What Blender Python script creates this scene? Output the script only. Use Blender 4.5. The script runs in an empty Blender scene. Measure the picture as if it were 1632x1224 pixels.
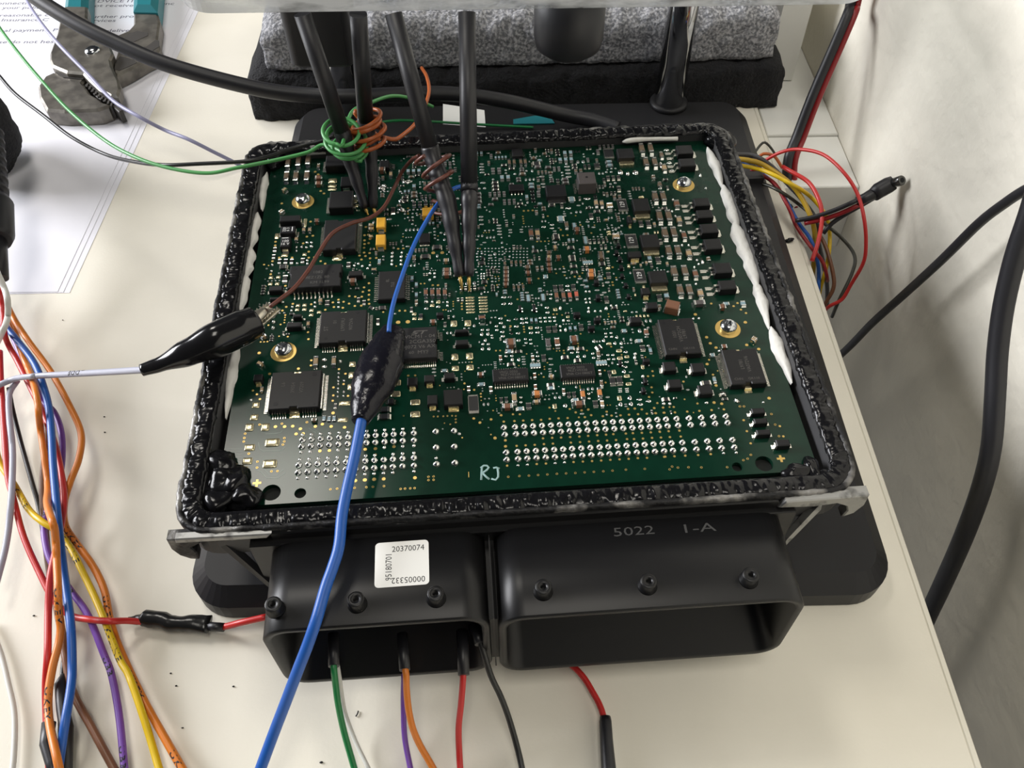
import bpy, bmesh, math, random
from mathutils import Vector, Matrix, noise, Euler
import numpy as np
random.seed(7)
S = 0.001                                  # everything below is written in millimetres
SC = bpy.context.scene
COL = SC.collection
# ---------------------------------------------------------------- camera
CAM = Vector((-10.21, -198.67, 249.47)); CE = Euler((0.671295, 0.004242, -0.070200), 'XYZ'); FPX = 1367.0
cd = bpy.data.cameras.new('camera'); cam = bpy.data.objects.new('camera', cd); COL.objects.link(cam)
cam.location = CAM * S; cam.rotation_euler = CE
cd.sensor_width = 36.0; cd.lens = FPX / 1632 * 36.0; cd.clip_start = 0.005; cd.clip_end = 30
SC.camera = cam
CR = CE.to_matrix()
# ---------------------------------------------------------------- world, lights, exposure
w = bpy.data.worlds.new('room'); SC.world = w; w.use_nodes = True
bg = w.node_tree.nodes['Background']; bg.inputs[0].default_value = (0.80, 0.86, 1.0, 1); bg.inputs[1].default_value = 0.03
def area(name, loc, target, sx, sy, power, color):
    l = bpy.data.lights.new(name, 'AREA'); l.shape = 'RECTANGLE'; l.size = sx * S; l.size_y = sy * S
    l.energy = power; l.color = color
    o = bpy.data.objects.new(name, l); COL.objects.link(o); o.location = Vector(loc) * S
    o.rotation_euler = (Vector(target) - Vector(loc)).to_track_quat('-Z', 'Y').to_euler(); return o
area('ceiling_panel_light', (-560, 925, 1700), (-560, 925, 0), 400, 440, 10, (1.0, 0.95, 0.86))
area('ceiling_panel_light', (60, -560, 2050), (60, -560, 0), 500, 800, 11, (1.0, 0.95, 0.86))
area('window_light', (-1450, 520, 620), (0, 50, 0), 900, 700, 44, (0.97, 0.97, 1.0))
SC.view_settings.view_transform = 'Standard'; SC.view_settings.look = 'None'
SC.view_settings.exposure = 0.0; SC.view_settings.gamma = 1.0; SC.view_settings.use_curve_mapping = False

# ---------------------------------------------------------------- helpers
def P(u, v, z):
    """point of the real place at height z (mm) that the photograph shows at u, v"""
    d = CR @ Vector(((u - 816) / FPX, -(v - 612) / FPX, -1)); return CAM + d * ((z - CAM.z) / d.z)
def PX(u, v, x):
    """the same on an upright plane at x"""
    d = CR @ Vector(((u - 816) / FPX, -(v - 612) / FPX, -1)); return CAM + d * ((x - CAM.x) / d.x)
def mm_px(p):
    return FPX / -((CR.transposed() @ (Vector(p) - CAM)).z)
MATS = {}
def mat(name, col, rough=0.5, metal=0.0, **k):
    if name in MATS: return MATS[name]
    m = bpy.data.materials.new(name); m.use_nodes = True; nt = m.node_tree; b = nt.nodes['Principled BSDF']
    b.inputs['Base Color'].default_value = (*col, 1); b.inputs['Roughness'].default_value = rough; b.inputs['Metallic'].default_value = metal
    if 'spec' in k: b.inputs['Specular IOR Level'].default_value = k['spec']
    if 'coat' in k: b.inputs['Coat Weight'].default_value = k['coat']; b.inputs['Coat Roughness'].default_value = k.get('coatr', 0.1)
    if 'col2' in k or 'bump' in k:
        tc = nt.nodes.new('ShaderNodeTexCoord'); n = nt.nodes.new('ShaderNodeTexNoise')
        n.inputs['Scale'].default_value = k.get('scale', 300); n.inputs['Detail'].default_value = k.get('detail', 4)
        nt.links.new(tc.outputs['Object'], n.inputs['Vector'])
        if 'col2' in k:
            r = nt.nodes.new('ShaderNodeValToRGB'); r.color_ramp.elements[0].position = k.get('p0', 0.4); r.color_ramp.elements[1].position = k.get('p1', 0.6)
            r.color_ramp.elements[0].color = (*col, 1); r.color_ramp.elements[1].color = (*k['col2'], 1)
            nt.links.new(n.outputs['Fac'], r.inputs['Fac']); nt.links.new(r.outputs['Color'], b.inputs['Base Color'])
        if 'bump' in k:
            if 'bscale' in k:
                n = nt.nodes.new('ShaderNodeTexNoise'); n.inputs['Scale'].default_value = k['bscale']; n.inputs['Detail'].default_value = 5
                nt.links.new(tc.outputs['Object'], n.inputs['Vector'])
            bp = nt.nodes.new('ShaderNodeBump'); bp.inputs['Strength'].default_value = k['bump']; bp.inputs['Distance'].default_value = k.get('dist', 0.0005)
            nt.links.new(n.outputs['Fac'], bp.inputs['Height']); nt.links.new(bp.outputs['Normal'], b.inputs['Normal'])
    MATS[name] = m; return m
class MB:
    def __init__(s): s.v = []; s.f = []; s.m = []; s.sm = []
    def add(s, vs, fs, mi=0, smooth=False):
        o = len(s.v); s.v += [tuple(v) for v in vs]; s.f += [tuple(i + o for i in f) for f in fs]
        s.m += [mi] * len(fs); s.sm += [smooth] * len(fs); return s
    def box(s, x0, y0, z0, x1, y1, z1, mi=0, ch=0.0, M=None):
        """box with its top edges chamfered by ch"""
        c = ch
        vs = [(x0, y0, z0), (x1, y0, z0), (x1, y1, z0), (x0, y1, z0), (x0, y0, z1 - c), (x1, y0, z1 - c), (x1, y1, z1 - c), (x0, y1, z1 - c)]
        fs = [(3, 2, 1, 0)] + [(i, (i + 1) % 4, 4 + (i + 1) % 4, 4 + i) for i in range(4)]
        if c > 0:
            vs += [(x0 + c, y0 + c, z1), (x1 - c, y0 + c, z1), (x1 - c, y1 - c, z1), (x0 + c, y1 - c, z1)]
            fs += [(4 + i, 4 + (i + 1) % 4, 8 + (i + 1) % 4, 8 + i) for i in range(4)] + [(8, 9, 10, 11)]
        else: fs += [(4, 5, 6, 7)]
        if M: vs = [M @ Vector(v) for v in vs]
        return s.add(vs, fs, mi)
    def prism(s, poly, z0, z1, mi=0, ch=0.0, M=None, smooth=False):
        n = len(poly); A = sum(poly[i][0] * poly[(i + 1) % n][1] - poly[(i + 1) % n][0] * poly[i][1] for i in range(n))
        if A < 0: poly = poly[::-1]
        vs = [(x, y, z0) for x, y in poly] + [(x, y, z1 - ch) for x, y in poly]
        fs = [tuple(range(n - 1, -1, -1))] + [(i, (i + 1) % n, n + (i + 1) % n, n + i) for i in range(n)]
        if ch > 0:
            ins = []
            for i in range(n):
                a, b, c = Vector(poly[i - 1]), Vector(poly[i]), Vector(poly[(i + 1) % n])
                e1 = (b - a).normalized(); e2 = (c - b).normalized(); nn = Vector((-e1.y, e1.x)) + Vector((-e2.y, e2.x)); L = nn.length
                nn = nn / L if L > 1e-6 else Vector((-e1.y, e1.x)); k = ch / max(0.35, (nn.dot(Vector((-e1.y, e1.x)))))
                ins.append(b + nn * k)
            vs += [(q.x, q.y, z1) for q in ins]
            fs += [(n + i, n + (i + 1) % n, 2 * n + (i + 1) % n, 2 * n + i) for i in range(n)] + [tuple(range(2 * n, 3 * n))]
        else: fs += [tuple(range(n, 2 * n))]
        if M: vs = [M @ Vector(v) for v in vs]
        return s.add(vs, fs, mi, smooth)
    def lathe(s, prof, n=16, mi=0, M=None, smooth=True, cap=True):
        """profile of (r, z) turned about z"""
        vs = [(r * math.cos(2 * math.pi * k / n), r * math.sin(2 * math.pi * k / n), z) for r, z in prof for k in range(n)]
        fs = [(i * n + k, i * n + (k + 1) % n, (i + 1) * n + (k + 1) % n, (i + 1) * n + k) for i in range(len(prof) - 1) for k in range(n)]
        if M: vs = [M @ Vector(v) for v in vs]
        s.add(vs, fs, mi, smooth)
        if cap:
            o = len(s.v) - len(vs)
            s.f += [tuple(o + k for k in range(n - 1, -1, -1)), tuple(o + (len(prof) - 1) * n + k for k in range(n))]; s.m += [mi] * 2; s.sm += [False] * 2
        return s
    def tube(s, pts, rad, n=10, mi=0, flat=1.0, up=None, cap=True):
        """skin along points; rad a number or list; flat squeezes the section along 'up'"""
        pts = [Vector(p) for p in pts]; N = len(pts)
        rad = [rad] * N if not hasattr(rad, '__len__') else rad
        vs = []; t0 = (pts[1] - pts[0]).normalized(); a = Vector((0, 0, 1)) if abs(t0.z) < 0.9 else Vector((1, 0, 0))
        nrm = (a - t0 * a.dot(t0)).normalized()
        for i in range(N):
            t = (pts[min(i + 1, N - 1)] - pts[max(i - 1, 0)]).normalized()
            if up: nrm = Vector(up)
            nrm = (nrm - t * nrm.dot(t)).normalized(); b = t.cross(nrm)
            for k in range(n):
                q = 2 * math.pi * k / n; vs.append(pts[i] + nrm * (math.cos(q) * rad[i] * flat) + b * (math.sin(q) * rad[i]))
        fs = [(i * n + k, (i + 1) * n + k, (i + 1) * n + (k + 1) % n, i * n + (k + 1) % n) for i in range(N - 1) for k in range(n)]
        o = len(s.v); s.add(vs, fs, mi, True)
        if cap:
            s.f += [tuple(o + k for k in range(n)), tuple(o + (N - 1) * n + k for k in range(n - 1, -1, -1))]; s.m += [mi] * 2; s.sm += [False] * 2
        return s
    def blob(s, c, r, mi=0, amp=0.25, fr=0.5, seed=0, nu=14, nv=9):
        """lumpy ellipsoid"""
        c = Vector(c); vs = []; fs = []
        for j in range(nv + 1):
            th = math.pi * j / nv
            for i in range(nu):
                ph = 2 * math.pi * i / nu; d = Vector((math.sin(th) * math.cos(ph), math.sin(th) * math.sin(ph), math.cos(th)))
                k = 1 + amp * noise.noise(d * (1 / fr) + Vector((seed * 7.1, seed * 3.3, 0)))
                vs.append(c + Vector((d.x * r[0], d.y * r[1], d.z * r[2])) * k)
        for j in range(nv):
            for i in range(nu): fs.append((j * nu + i, (j + 1) * nu + i, (j + 1) * nu + (i + 1) % nu, j * nu + (i + 1) % nu))
        return s.add(vs, fs, mi, True)
    def mesh(s, name, mats):
        me = bpy.data.meshes.new(name); me.from_pydata([(x * S, y * S, z * S) for x, y, z in s.v], [], s.f)
        for m in (mats if isinstance(mats, (list, tuple)) else [mats]): me.materials.append(m)
        me.polygons.foreach_set('material_index', s.m); me.polygons.foreach_set('use_smooth', s.sm); me.update(); return me
    def obj(s, name, mats, parent=None, loc=None, **k):
        return link(name, s.mesh(name, mats), parent, loc, **k)
def link(name, me, parent=None, loc=None, rz=0, scale=None, label=None, kind=None):
    o = bpy.data.objects.new(name, me); COL.objects.link(o)
    if parent: o.parent = parent
    if loc is not None: o.location = Vector(loc) * S
    if rz: o.rotation_euler = (0, 0, rz)
    if scale: o.scale = scale
    if label: o['label'] = label
    if kind: o['kind'] = kind
    return o
def thing(name, label, cat, loc=(0, 0, 0), rz=0, group=None):
    o = link(name, None, None, loc, rz); o.empty_display_size = 0.01; o['label'] = label; o['category'] = cat
    if group: o['group'] = group
    return o
def tag(o, label, cat, group=None):
    o['label'] = label; o['category'] = cat
    if group: o['group'] = group
    return o
def spline(pts, step=1.5):
    """smooth curve through the points"""
    pts = [Vector(p) for p in pts]
    if len(pts) < 3: return pts
    out = []
    for i in range(len(pts) - 1):
        p0 = pts[i - 1] if i else pts[0] * 2 - pts[1]; p1, p2 = pts[i], pts[i + 1]; p3 = pts[i + 2] if i + 2 < len(pts) else p2 * 2 - p1
        n = max(2, min(14, int((p2 - p1).length / step)))
        for k in range(n):
            t = k / n; out.append(0.5 * ((2 * p1) + (p2 - p0) * t + (2 * p0 - 5 * p1 + 4 * p2 - p3) * t * t + (3 * p1 - p0 - 3 * p2 + p3) * t ** 3))
    return out + [pts[-1]]
def path(s, z=None):
    """'u,v,z u,v,z ...' (z kept from the last given) -> points in mm"""
    out = []; lz = z
    for tkn in s.split():
        q = [float(x) for x in tkn.split(',')]
        if len(q) > 2: lz = q[2]
        out.append(P(q[0], q[1], lz))
    return out
def glyphs(txt, size=1.0, align='CENTER', shear=0.0, space=1.0, bold=0.0):
    c = bpy.data.curves.new('t', 'FONT'); c.body = txt; c.size = size; c.align_x = align; c.align_y = 'CENTER'; c.resolution_u = 2; c.shear = shear; c.offset = bold; c.space_character = space
    o = bpy.data.objects.new('t', c); COL.objects.link(o); dg = bpy.context.evaluated_depsgraph_get()
    me = bpy.data.meshes.new_from_object(o.evaluated_get(dg)); vs = [(v.co.x, v.co.y) for v in me.vertices]; fs = [tuple(p.vertices) for p in me.polygons]
    bpy.data.objects.remove(o); bpy.data.meshes.remove(me); bpy.data.curves.remove(c); return vs, fs
def text_on(mb, txt, c, size, ang=0.0, z=0.0, mi=0, wide=1.0, align='CENTER', bold=0.0):
    vs, fs = glyphs(txt, size, align, bold=bold); ca, sa = math.cos(ang), math.sin(ang)
    mb.add([(c[0] + x * wide * ca - y * sa, c[1] + x * wide * sa + y * ca, z) for x, y in vs], fs, mi)
def rrect(x0, y0, x1, y1, r, n=6):
    out = []
    for cx, cy, a0 in ((x1 - r, y0 + r, -90), (x1 - r, y1 - r, 0), (x0 + r, y1 - r, 90), (x0 + r, y0 + r, 180)):
        for k in range(n + 1):
            a = math.radians(a0 + 90 * k / n); out.append((cx + r * math.cos(a), cy + r * math.sin(a)))
    return out
# ---------------------------------------------------------------- materials
M_desk = mat('desk laminate', (0.80, 0.765, 0.665), 0.55, col2=(0.78, 0.745, 0.645), scale=40, bump=0.12, bscale=900, dist=0.0003)
M_edge = mat('desk edge band', (0.78, 0.75, 0.65), 0.5)
M_wall = mat('plaster', (0.77, 0.735, 0.635), 0.9, bump=0.5, bscale=70, dist=0.003)
M_floor = mat('floor', (0.3, 0.3, 0.3), 0.8)
M_white = mat('white painted board', (0.78, 0.78, 0.74), 0.5)
M_plate = mat('black anodised metal', (0.014, 0.014, 0.0155), 0.42, spec=0.28, bump=0.05, bscale=1500, dist=0.0001)
M_shell = mat('black nylon', (0.0055, 0.0055, 0.006), 0.38, spec=0.36, bump=0.06, bscale=2500, dist=0.0001)
M_dark = mat('dark cavity plastic', (0.006, 0.006, 0.007), 0.7)
M_case = mat('black painted casting', (0.016, 0.016, 0.018), 0.5, bump=0.1, bscale=800, dist=0.0002)
M_tray = mat('case interior', (0.06, 0.06, 0.062), 0.5)
M_worn = mat('worn casting edge', (0.012, 0.012, 0.013), 0.45, 0.5, col2=(0.36, 0.35, 0.33), scale=90, p0=0.50, p1=0.72, bump=0.6, bscale=700, dist=0.0006)
M_alu = mat('bare cast aluminium', (0.36, 0.36, 0.35), 0.48, 0.8, col2=(0.10, 0.10, 0.10), scale=220, p0=0.5, p1=0.68, bump=0.3, bscale=500, dist=0.0004)
M_seal = mat('black sealant', (0.006, 0.006, 0.007), 0.18, spec=0.3, bump=0.25, bscale=320, dist=0.0006)
M_putty = mat('white putty', (0.72, 0.71, 0.67), 0.8, bump=0.4, bscale=500, dist=0.0006)
M_pcb = mat('green solder mask', (0.003, 0.022, 0.0125), 0.16, spec=0.26, col2=(0.0034, 0.026, 0.0145), scale=260, p0=0.35, p1=0.65)
M_trace = mat('masked copper track', (0.006, 0.045, 0.026), 0.25, spec=0.6)
M_gold = mat('gold plating', (0.76, 0.52, 0.17), 0.36, 0.85)
M_pad = mat('tinned gold pad', (0.74, 0.66, 0.42), 0.26, 0.9, bump=0.35, bscale=900, dist=0.0004)
M_sold = mat('solder', (0.86, 0.86, 0.83), 0.16, 1.0, bump=0.15, bscale=2500, dist=0.0002)
M_sold_shade = mat('solder toned for shade', (0.40, 0.41, 0.40), 0.34, 0.9)  # darker copy of the solder, imitating the shade over the board's middle
M_tin = mat('tinned lead', (0.80, 0.78, 0.70), 0.24, 1.0)
M_chip = mat('black epoxy', (0.010, 0.010, 0.011), 0.42, spec=0.3, bump=0.05, bscale=4000, dist=0.0001)
M_chip2 = mat('charcoal epoxy', (0.006, 0.006, 0.008), 0.45, spec=0.3)
M_mark = mat('laser marking', (0.07, 0.066, 0.06), 0.6)
M_white_ink = mat('white ink', (0.72, 0.72, 0.70), 0.6)
M_black_ink = mat('black ink', (0.015, 0.014, 0.016), 0.6)
M_hole_shade = mat('painted hole shade', (0.004, 0.006, 0.005), 0.8)  # near-black colour standing in for the shade inside holes
M_cer = {'C': mat('brown ceramic', (0.17, 0.075, 0.04), 0.45), 'T': mat('tan ceramic', (0.38, 0.27, 0.15), 0.45), 'O': mat('orange ceramic', (0.50, 0.19, 0.055), 0.4),
         'E': mat('red ceramic', (0.42, 0.10, 0.06), 0.4), 'G': mat('pale blue film', (0.23, 0.33, 0.37), 0.4), 'R': mat('black resistor glaze', (0.020, 0.021, 0.022), 0.35),
         'K': mat('grey ceramic', (0.075, 0.065, 0.065), 0.5), 'W': mat('grey brown ceramic', (0.13, 0.09, 0.056), 0.4)}
M_yel = mat('yellow tantalum', (0.74, 0.39, 0.035), 0.45)
M_steel = mat('zinc plated steel', (0.60, 0.62, 0.64), 0.17, 1.0)
M_chrome = mat('chrome', (0.62, 0.63, 0.66), 0.09, 1.0)
M_rub = mat('black rubber', (0.014, 0.014, 0.017), 0.45)
M_shr = mat('heat shrink', (0.013, 0.013, 0.016), 0.4)
M_vinyl = mat('glossy black vinyl', (0.009, 0.009, 0.010), 0.16, spec=0.5)
M_tape = mat('black electrical tape', (0.011, 0.011, 0.011), 0.24, spec=0.5, bump=0.3, bscale=120, dist=0.001)
M_tape2 = mat('clear wrinkled sleeve', (0.007, 0.007, 0.011), 0.2, spec=0.3, bump=0.5, bscale=140, dist=0.0016)
M_nick = mat('nickel plated jaw', (0.62, 0.58, 0.48), 0.3, 0.95)
M_foamk = mat('black foam', (0.012, 0.012, 0.014), 0.95, bump=1.0, bscale=700, dist=0.0018)
M_foamg = mat('grey recycled foam', (0.15, 0.155, 0.17), 0.9, col2=(0.42, 0.42, 0.44), scale=750, p0=0.42, p1=0.62, bump=0.9, bscale=420, dist=0.0016)
M_paper = mat('paper', (0.80, 0.80, 0.86), 0.8)
M_pink = mat('printed grey ink', (0.2, 0.2, 0.25), 0.8)
M_label = mat('label stock', (0.86, 0.86, 0.83), 0.5)
M_teal = mat('teal grip', (0.012, 0.17, 0.20), 0.4)
M_plier = mat('scuffed steel', (0.25, 0.235, 0.205), 0.42, 0.8, col2=(0.15, 0.14, 0.125), scale=120, bump=0.2, bscale=300, dist=0.0005)
M_plierd = mat('dark steel and gap shade', (0.05, 0.046, 0.042), 0.6, 0.3)  # dark teeth metal, also painted on as shade of the jaw gap and slots
def wirem(name, c, r=0.38): return mat(name + ' insulation', c, r)
W_ = {'red': wirem('red', (0.50, 0.022, 0.020)), 'blue': wirem('blue', (0.012, 0.095, 0.40)), 'orange': wirem('orange', (0.64, 0.185, 0.018)), 'brown': wirem('brown', (0.175, 0.072, 0.034)),
      'purple': wirem('purple', (0.165, 0.060, 0.36)), 'yellow': wirem('yellow', (0.70, 0.47, 0.010)), 'grey': wirem('grey', (0.36, 0.37, 0.45)), 'black': wirem('black', (0.012, 0.012, 0.012)),
      'white': wirem('white', (0.62, 0.62, 0.58)), 'green': wirem('green', (0.006, 0.17, 0.045)), 'lime': wirem('pale green', (0.070, 0.30, 0.085)), 'violet': wirem('violet grey', (0.33, 0.33, 0.50)),
      'copper': wirem('reddish brown', (0.115, 0.034, 0.022)), 'dred': wirem('dark red', (0.27, 0.012, 0.015)), 'rust': wirem('rust orange', (0.40, 0.095, 0.020)), 'olive': wirem('dark olive', (0.035, 0.035, 0.025)),
      'dyel': wirem('mustard', (0.43, 0.27, 0.015)), 'dgrey': wirem('dark grey', (0.05, 0.05, 0.055))}
def acrylic(name, tint, rough, edge):
    m = bpy.data.materials.new(name); m.use_nodes = True; nt = m.node_tree; nt.nodes.remove(nt.nodes['Principled BSDF']); out = nt.nodes['Material Output']
    tr = nt.nodes.new('ShaderNodeBsdfTransparent'); tr.inputs[0].default_value = (*tint, 1); gl = nt.nodes.new('ShaderNodeBsdfGlossy'); gl.inputs['Roughness'].default_value = rough
    fr = nt.nodes.new('ShaderNodeFresnel'); fr.inputs[0].default_value = 1.49; mx = nt.nodes.new('ShaderNodeMixShader')
    ge = nt.nodes.new('ShaderNodeNewGeometry'); mu = nt.nodes.new('ShaderNodeMath'); mu.operation = 'MULTIPLY'; iv = nt.nodes.new('ShaderNodeMath'); iv.operation = 'SUBTRACT'; iv.inputs[0].default_value = 1.0
    nt.links.new(ge.outputs['Backfacing'], iv.inputs[1]); nt.links.new(fr.outputs[0], mu.inputs[0]); nt.links.new(iv.outputs[0], mu.inputs[1]); nt.links.new(mu.outputs[0], mx.inputs[0]); nt.links.new(tr.outputs[0], mx.inputs[1]); nt.links.new(gl.outputs[0], mx.inputs[2]); last = mx
    if edge:
        tc = nt.nodes.new('ShaderNodeTexCoord'); mp = nt.nodes.new('ShaderNodeMapping'); mp.inputs['Scale'].default_value = (60, 60, 240); n = nt.nodes.new('ShaderNodeTexNoise'); n.inputs['Scale'].default_value = 1.0; n.inputs['Detail'].default_value = 4
        r = nt.nodes.new('ShaderNodeValToRGB'); r.color_ramp.elements[0].position = 0.36; r.color_ramp.elements[0].color = (0.25,) * 3 + (1,); r.color_ramp.elements[1].position = 0.6; r.color_ramp.elements[1].color = (0.85,) * 3 + (1,)
        d = nt.nodes.new('ShaderNodeBsdfTranslucent'); d.inputs[0].default_value = (0.86, 0.86, 0.86, 1); d2 = nt.nodes.new('ShaderNodeBsdfDiffuse'); d2.inputs[0].default_value = (0.72, 0.73, 0.74, 1)
        a = nt.nodes.new('ShaderNodeMixShader'); a.inputs[0].default_value = 0.5; nt.links.new(d.outputs[0], a.inputs[1]); nt.links.new(d2.outputs[0], a.inputs[2])
        m2 = nt.nodes.new('ShaderNodeMixShader'); nt.links.new(tc.outputs['Object'], mp.inputs[0]); nt.links.new(mp.outputs[0], n.inputs['Vector']); nt.links.new(n.outputs['Fac'], r.inputs[0])
        nt.links.new(r.outputs[0], m2.inputs[0]); nt.links.new(mx.outputs[0], m2.inputs[1]); nt.links.new(a.outputs[0], m2.inputs[2]); last = m2
    nt.links.new(last.outputs[0], out.inputs[0]); return m
M_acr = acrylic('clear acrylic', (0.87, 0.88, 0.88), 0.05, False); M_acre = acrylic('saw cut acrylic edge', (0.8, 0.82, 0.84), 0.2, True)
# ---------------------------------------------------------------- setting: wall, floor, ledge
DA = math.radians(-2.87); RD = Matrix.Rotation(DA, 4, 'Z')
def struct(mb, name, m, rz=DA, **k):
    o = mb.obj(name, m, kind='structure', **k); o.rotation_euler = (0, 0, rz); return o
b = MB(); b.box(163.8, -1200, -740, 260, 900, 340); o = struct(b, 'wall_right', M_wall); o['label'] = 'off-white rough plastered wall'
b = MB(); b.box(-1500, -1200, -760, 163.8, 900, -740); struct(b, 'floor', M_floor)
b = MB(); b.box(129.2, 150.5, -38, 163.6, 460, -0.6, ch=0.5); o = struct(b, 'trim_1', M_white); o['label'] = 'white ledge board between desk and wall'
b = MB(); b.box(129.2, 112, -38, 163.6, 150, -1.6, ch=0.5); struct(b, 'trim_2', M_white)
# ---------------------------------------------------------------- desk
desk = thing('desk', 'cream white laminate desk with a straight right edge under all the equipment', 'table', (0, 0, 0), DA)
b = MB(); b.box(-760, -520, -25, 126.4, 560, 0); b.obj('tabletop', M_desk, desk)
b = MB(); b.box(126.55, -520, -25, 128.6, 560, 0, ch=0.4); b.obj('edge_band', M_edge, desk)
# ---------------------------------------------------------------- white upright panel
q = P(1262, 128, 0)
b = MB(); b.box(-14, 0, 0.1, 0, 110, 58, ch=0.5); b.box(-14.4, -0.4, 55, 0.4, 110.4, 60, ch=0.6); o = b.obj('white_panel', M_white, loc=(q.x, q.y, 0)); o.rotation_euler.z = DA
tag(o, 'white upright panel standing on the desk at the right end of the foam', 'panel')
# ---------------------------------------------------------------- foam slabs (grainy, torn edges)
def foam(name, m, x0, y0, z0, x1, y1, z1, r, amp, fr, label, loc, rz):
    nx, pr = 150, []
    for k in range(7): a = math.pi / 2 * k / 6; pr.append((y0 + r - r * math.cos(a), z1 - r + r * math.sin(a)))
    prof = [(y0, z0 + (z1 - r - z0) * k / 6) for k in range(6)] + pr + [(y0 + r + (y1 - y0 - r) * k / 8, z1) for k in range(1, 9)] + [(y1, z0)]
    vs = []; fs = []; n = len(prof)
    for i in range(nx + 1):
        t = i / nx; x = x0 + (x1 - x0) * t; e = min(t, 1 - t) * (x1 - x0); sh = max(0, 1 - e / 7) ** 2
        for (y, z) in prof:
            p = Vector((x, y, z)); d = amp * (noise.noise(p * fr) + 0.6 * noise.noise(p * fr * 2.3))
            cy = (y0 + y1) / 2; f = 1 - 0.16 * sh
            vs.append((x + amp * 0.8 * noise.noise(p * fr + Vector((9, 2, 1))), y0 + (y - y0) * f + (1 - f) * 10 - d if y < cy else y, (z0 + (z - z0) * f + (d if z > z0 + 0.1 else 0))))
    for i in range(nx):
        for k in range(n - 1): fs.append((i * n + k, (i + 1) * n + k, (i + 1) * n + k + 1, i * n + k + 1))
        fs.append((i * n + n - 1, (i + 1) * n + n - 1, (i + 1) * n, i * n))
    fs.append(tuple(range(n))); fs.append(tuple(nx * n + k for k in range(n - 1, -1, -1)))
    b = MB().add(vs, fs, 0, True); o = b.obj(name, m, loc=loc); o.rotation_euler.z = rz; return tag(o, label, 'foam')
foam('foam_slab', M_foamk, -124, 0, 0.3, 135, 95, 23, 5, 1.3, 0.16, 'black foam slab lying on the desk behind the metal plate', (12, 169, 0), math.radians(-1.8))
foam('foam_slab', M_foamg, -113, 4, 24.2, 128, 92, 47, 9, 1.4, 0.14, 'speckled grey foam slab stacked on the black foam slab', (12, 169.5, 0), math.radians(-1.8))
# ---------------------------------------------------------------- probing stand
FX, FY, FA = 12.0, 36.2, math.radians(-2.87)
fix = thing('probing_stand', 'black metal base plate with chrome columns and clear acrylic top, under the circuit unit', 'stand', (FX, FY, 0), FA)
Rf = Matrix.Rotation(-FA, 3, 'Z')
def FL(v): return Rf @ (Vector(v) - Vector((FX, FY, 0)))
def layer(b, x0, y0, x1, y1, r, zs, mi=0, n=8):
    """stack of rounded rectangles (z, inset) joined to a solid"""
    L = [[(x, y, z) for x, y in rrect(x0 + i, y0 + i, x1 - i, y1 - i, max(0.3, r - i), n)] for z, i in zs]; k = len(L[0])
    vs = [p for l in L for p in l]; fs = [tuple(range(k - 1, -1, -1)), tuple((len(L) - 1) * k + q for q in range(k))]
    fs += [(j * k + q, j * k + (q + 1) % k, (j + 1) * k + (q + 1) % k, (j + 1) * k + q) for j in range(len(L) - 1) for q in range(k)]
    return b.add(vs, fs, mi)
b = MB(); layer(b, -107.2, -127, 107.2, 127, 13, [(0, 0.5), (0.6, 0), (7.5, 0), (12.5, 5.0)]); b.obj('base_plate', M_plate, fix)
cR = FL(P(1065, 166, 12.5)); cL = FL(P(556, 184, 12.5))
for c in (cR, cL):
    b = MB(); b.lathe([(6.7, 12.6), (6.7, 111.9)], 32); co = b.obj('column', M_chrome, fix, (c.x, c.y, 0))
    b = MB(); b.lathe([(8.9, 12.52), (8.9, 14.1), (8.3, 14.7), (6.75, 14.7)], 32); b.obj('collar', M_plate, co)
b = MB(); layer(b, -110.5, 23.2, 108.5, 160, 12, [(112, 0.3), (112.3, 0), (117.2, 0), (117.5, 0.3)], n=10)
ac = b.obj('acrylic_plate', M_acr, fix)
b = MB(); o1 = rrect(-110.6, 23.1, 108.6, 160.1, 12, 10); i1 = rrect(-110.52, 23.18, 108.52, 160.02, 12, 10); n = len(o1)
b.add([(x, y, 112.3) for x, y in o1] + [(x, y, 117.2) for x, y in o1], [(k, (k + 1) % n, n + (k + 1) % n, n + k) for k in range(n)]); b.obj('sawn_edge', M_acre, ac, label='frosted saw-cut edge')
k1 = FL(P(905, 78, 87)); k2 = FL(P(520, 88, 87))
b = MB(); b.lathe([(5, 86.6), (9.0, 87.0), (11.4, 89), (12.1, 92.5), (12.1, 111.9)], 28); b.obj('clamp_knob', M_rub, fix, (k1.x, k1.y, 0))
b = MB(); layer(b, -11, -9, 11, 9, 3, [(87, 1.5), (88.5, 0), (111.9, 0)]); b.obj('clamp_block', M_rub, fix, (k2.x, k2.y, 0))
# small bits lying on the plate
def strip(name, pts, z, th, m, label, cat):
    q = [P(u, v, z) for u, v in pts]; b = MB(); b.prism([(p.x, p.y) for p in q], z, z + th); return tag(b.obj(name, m), label, cat)
strip('paper_tag', [(706, 166), (772, 176), (774, 203), (706, 198)], 12.52, 0.15, M_label, 'white paper tag on the black plate between the probes', 'tag')
strip('plastic_strip', [(818, 192), (852, 186), (878, 189), (884, 198), (818, 199)], 12.52, 0.6, M_teal, 'small teal plastic strip on the black plate right of the probes', 'strip')
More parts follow.
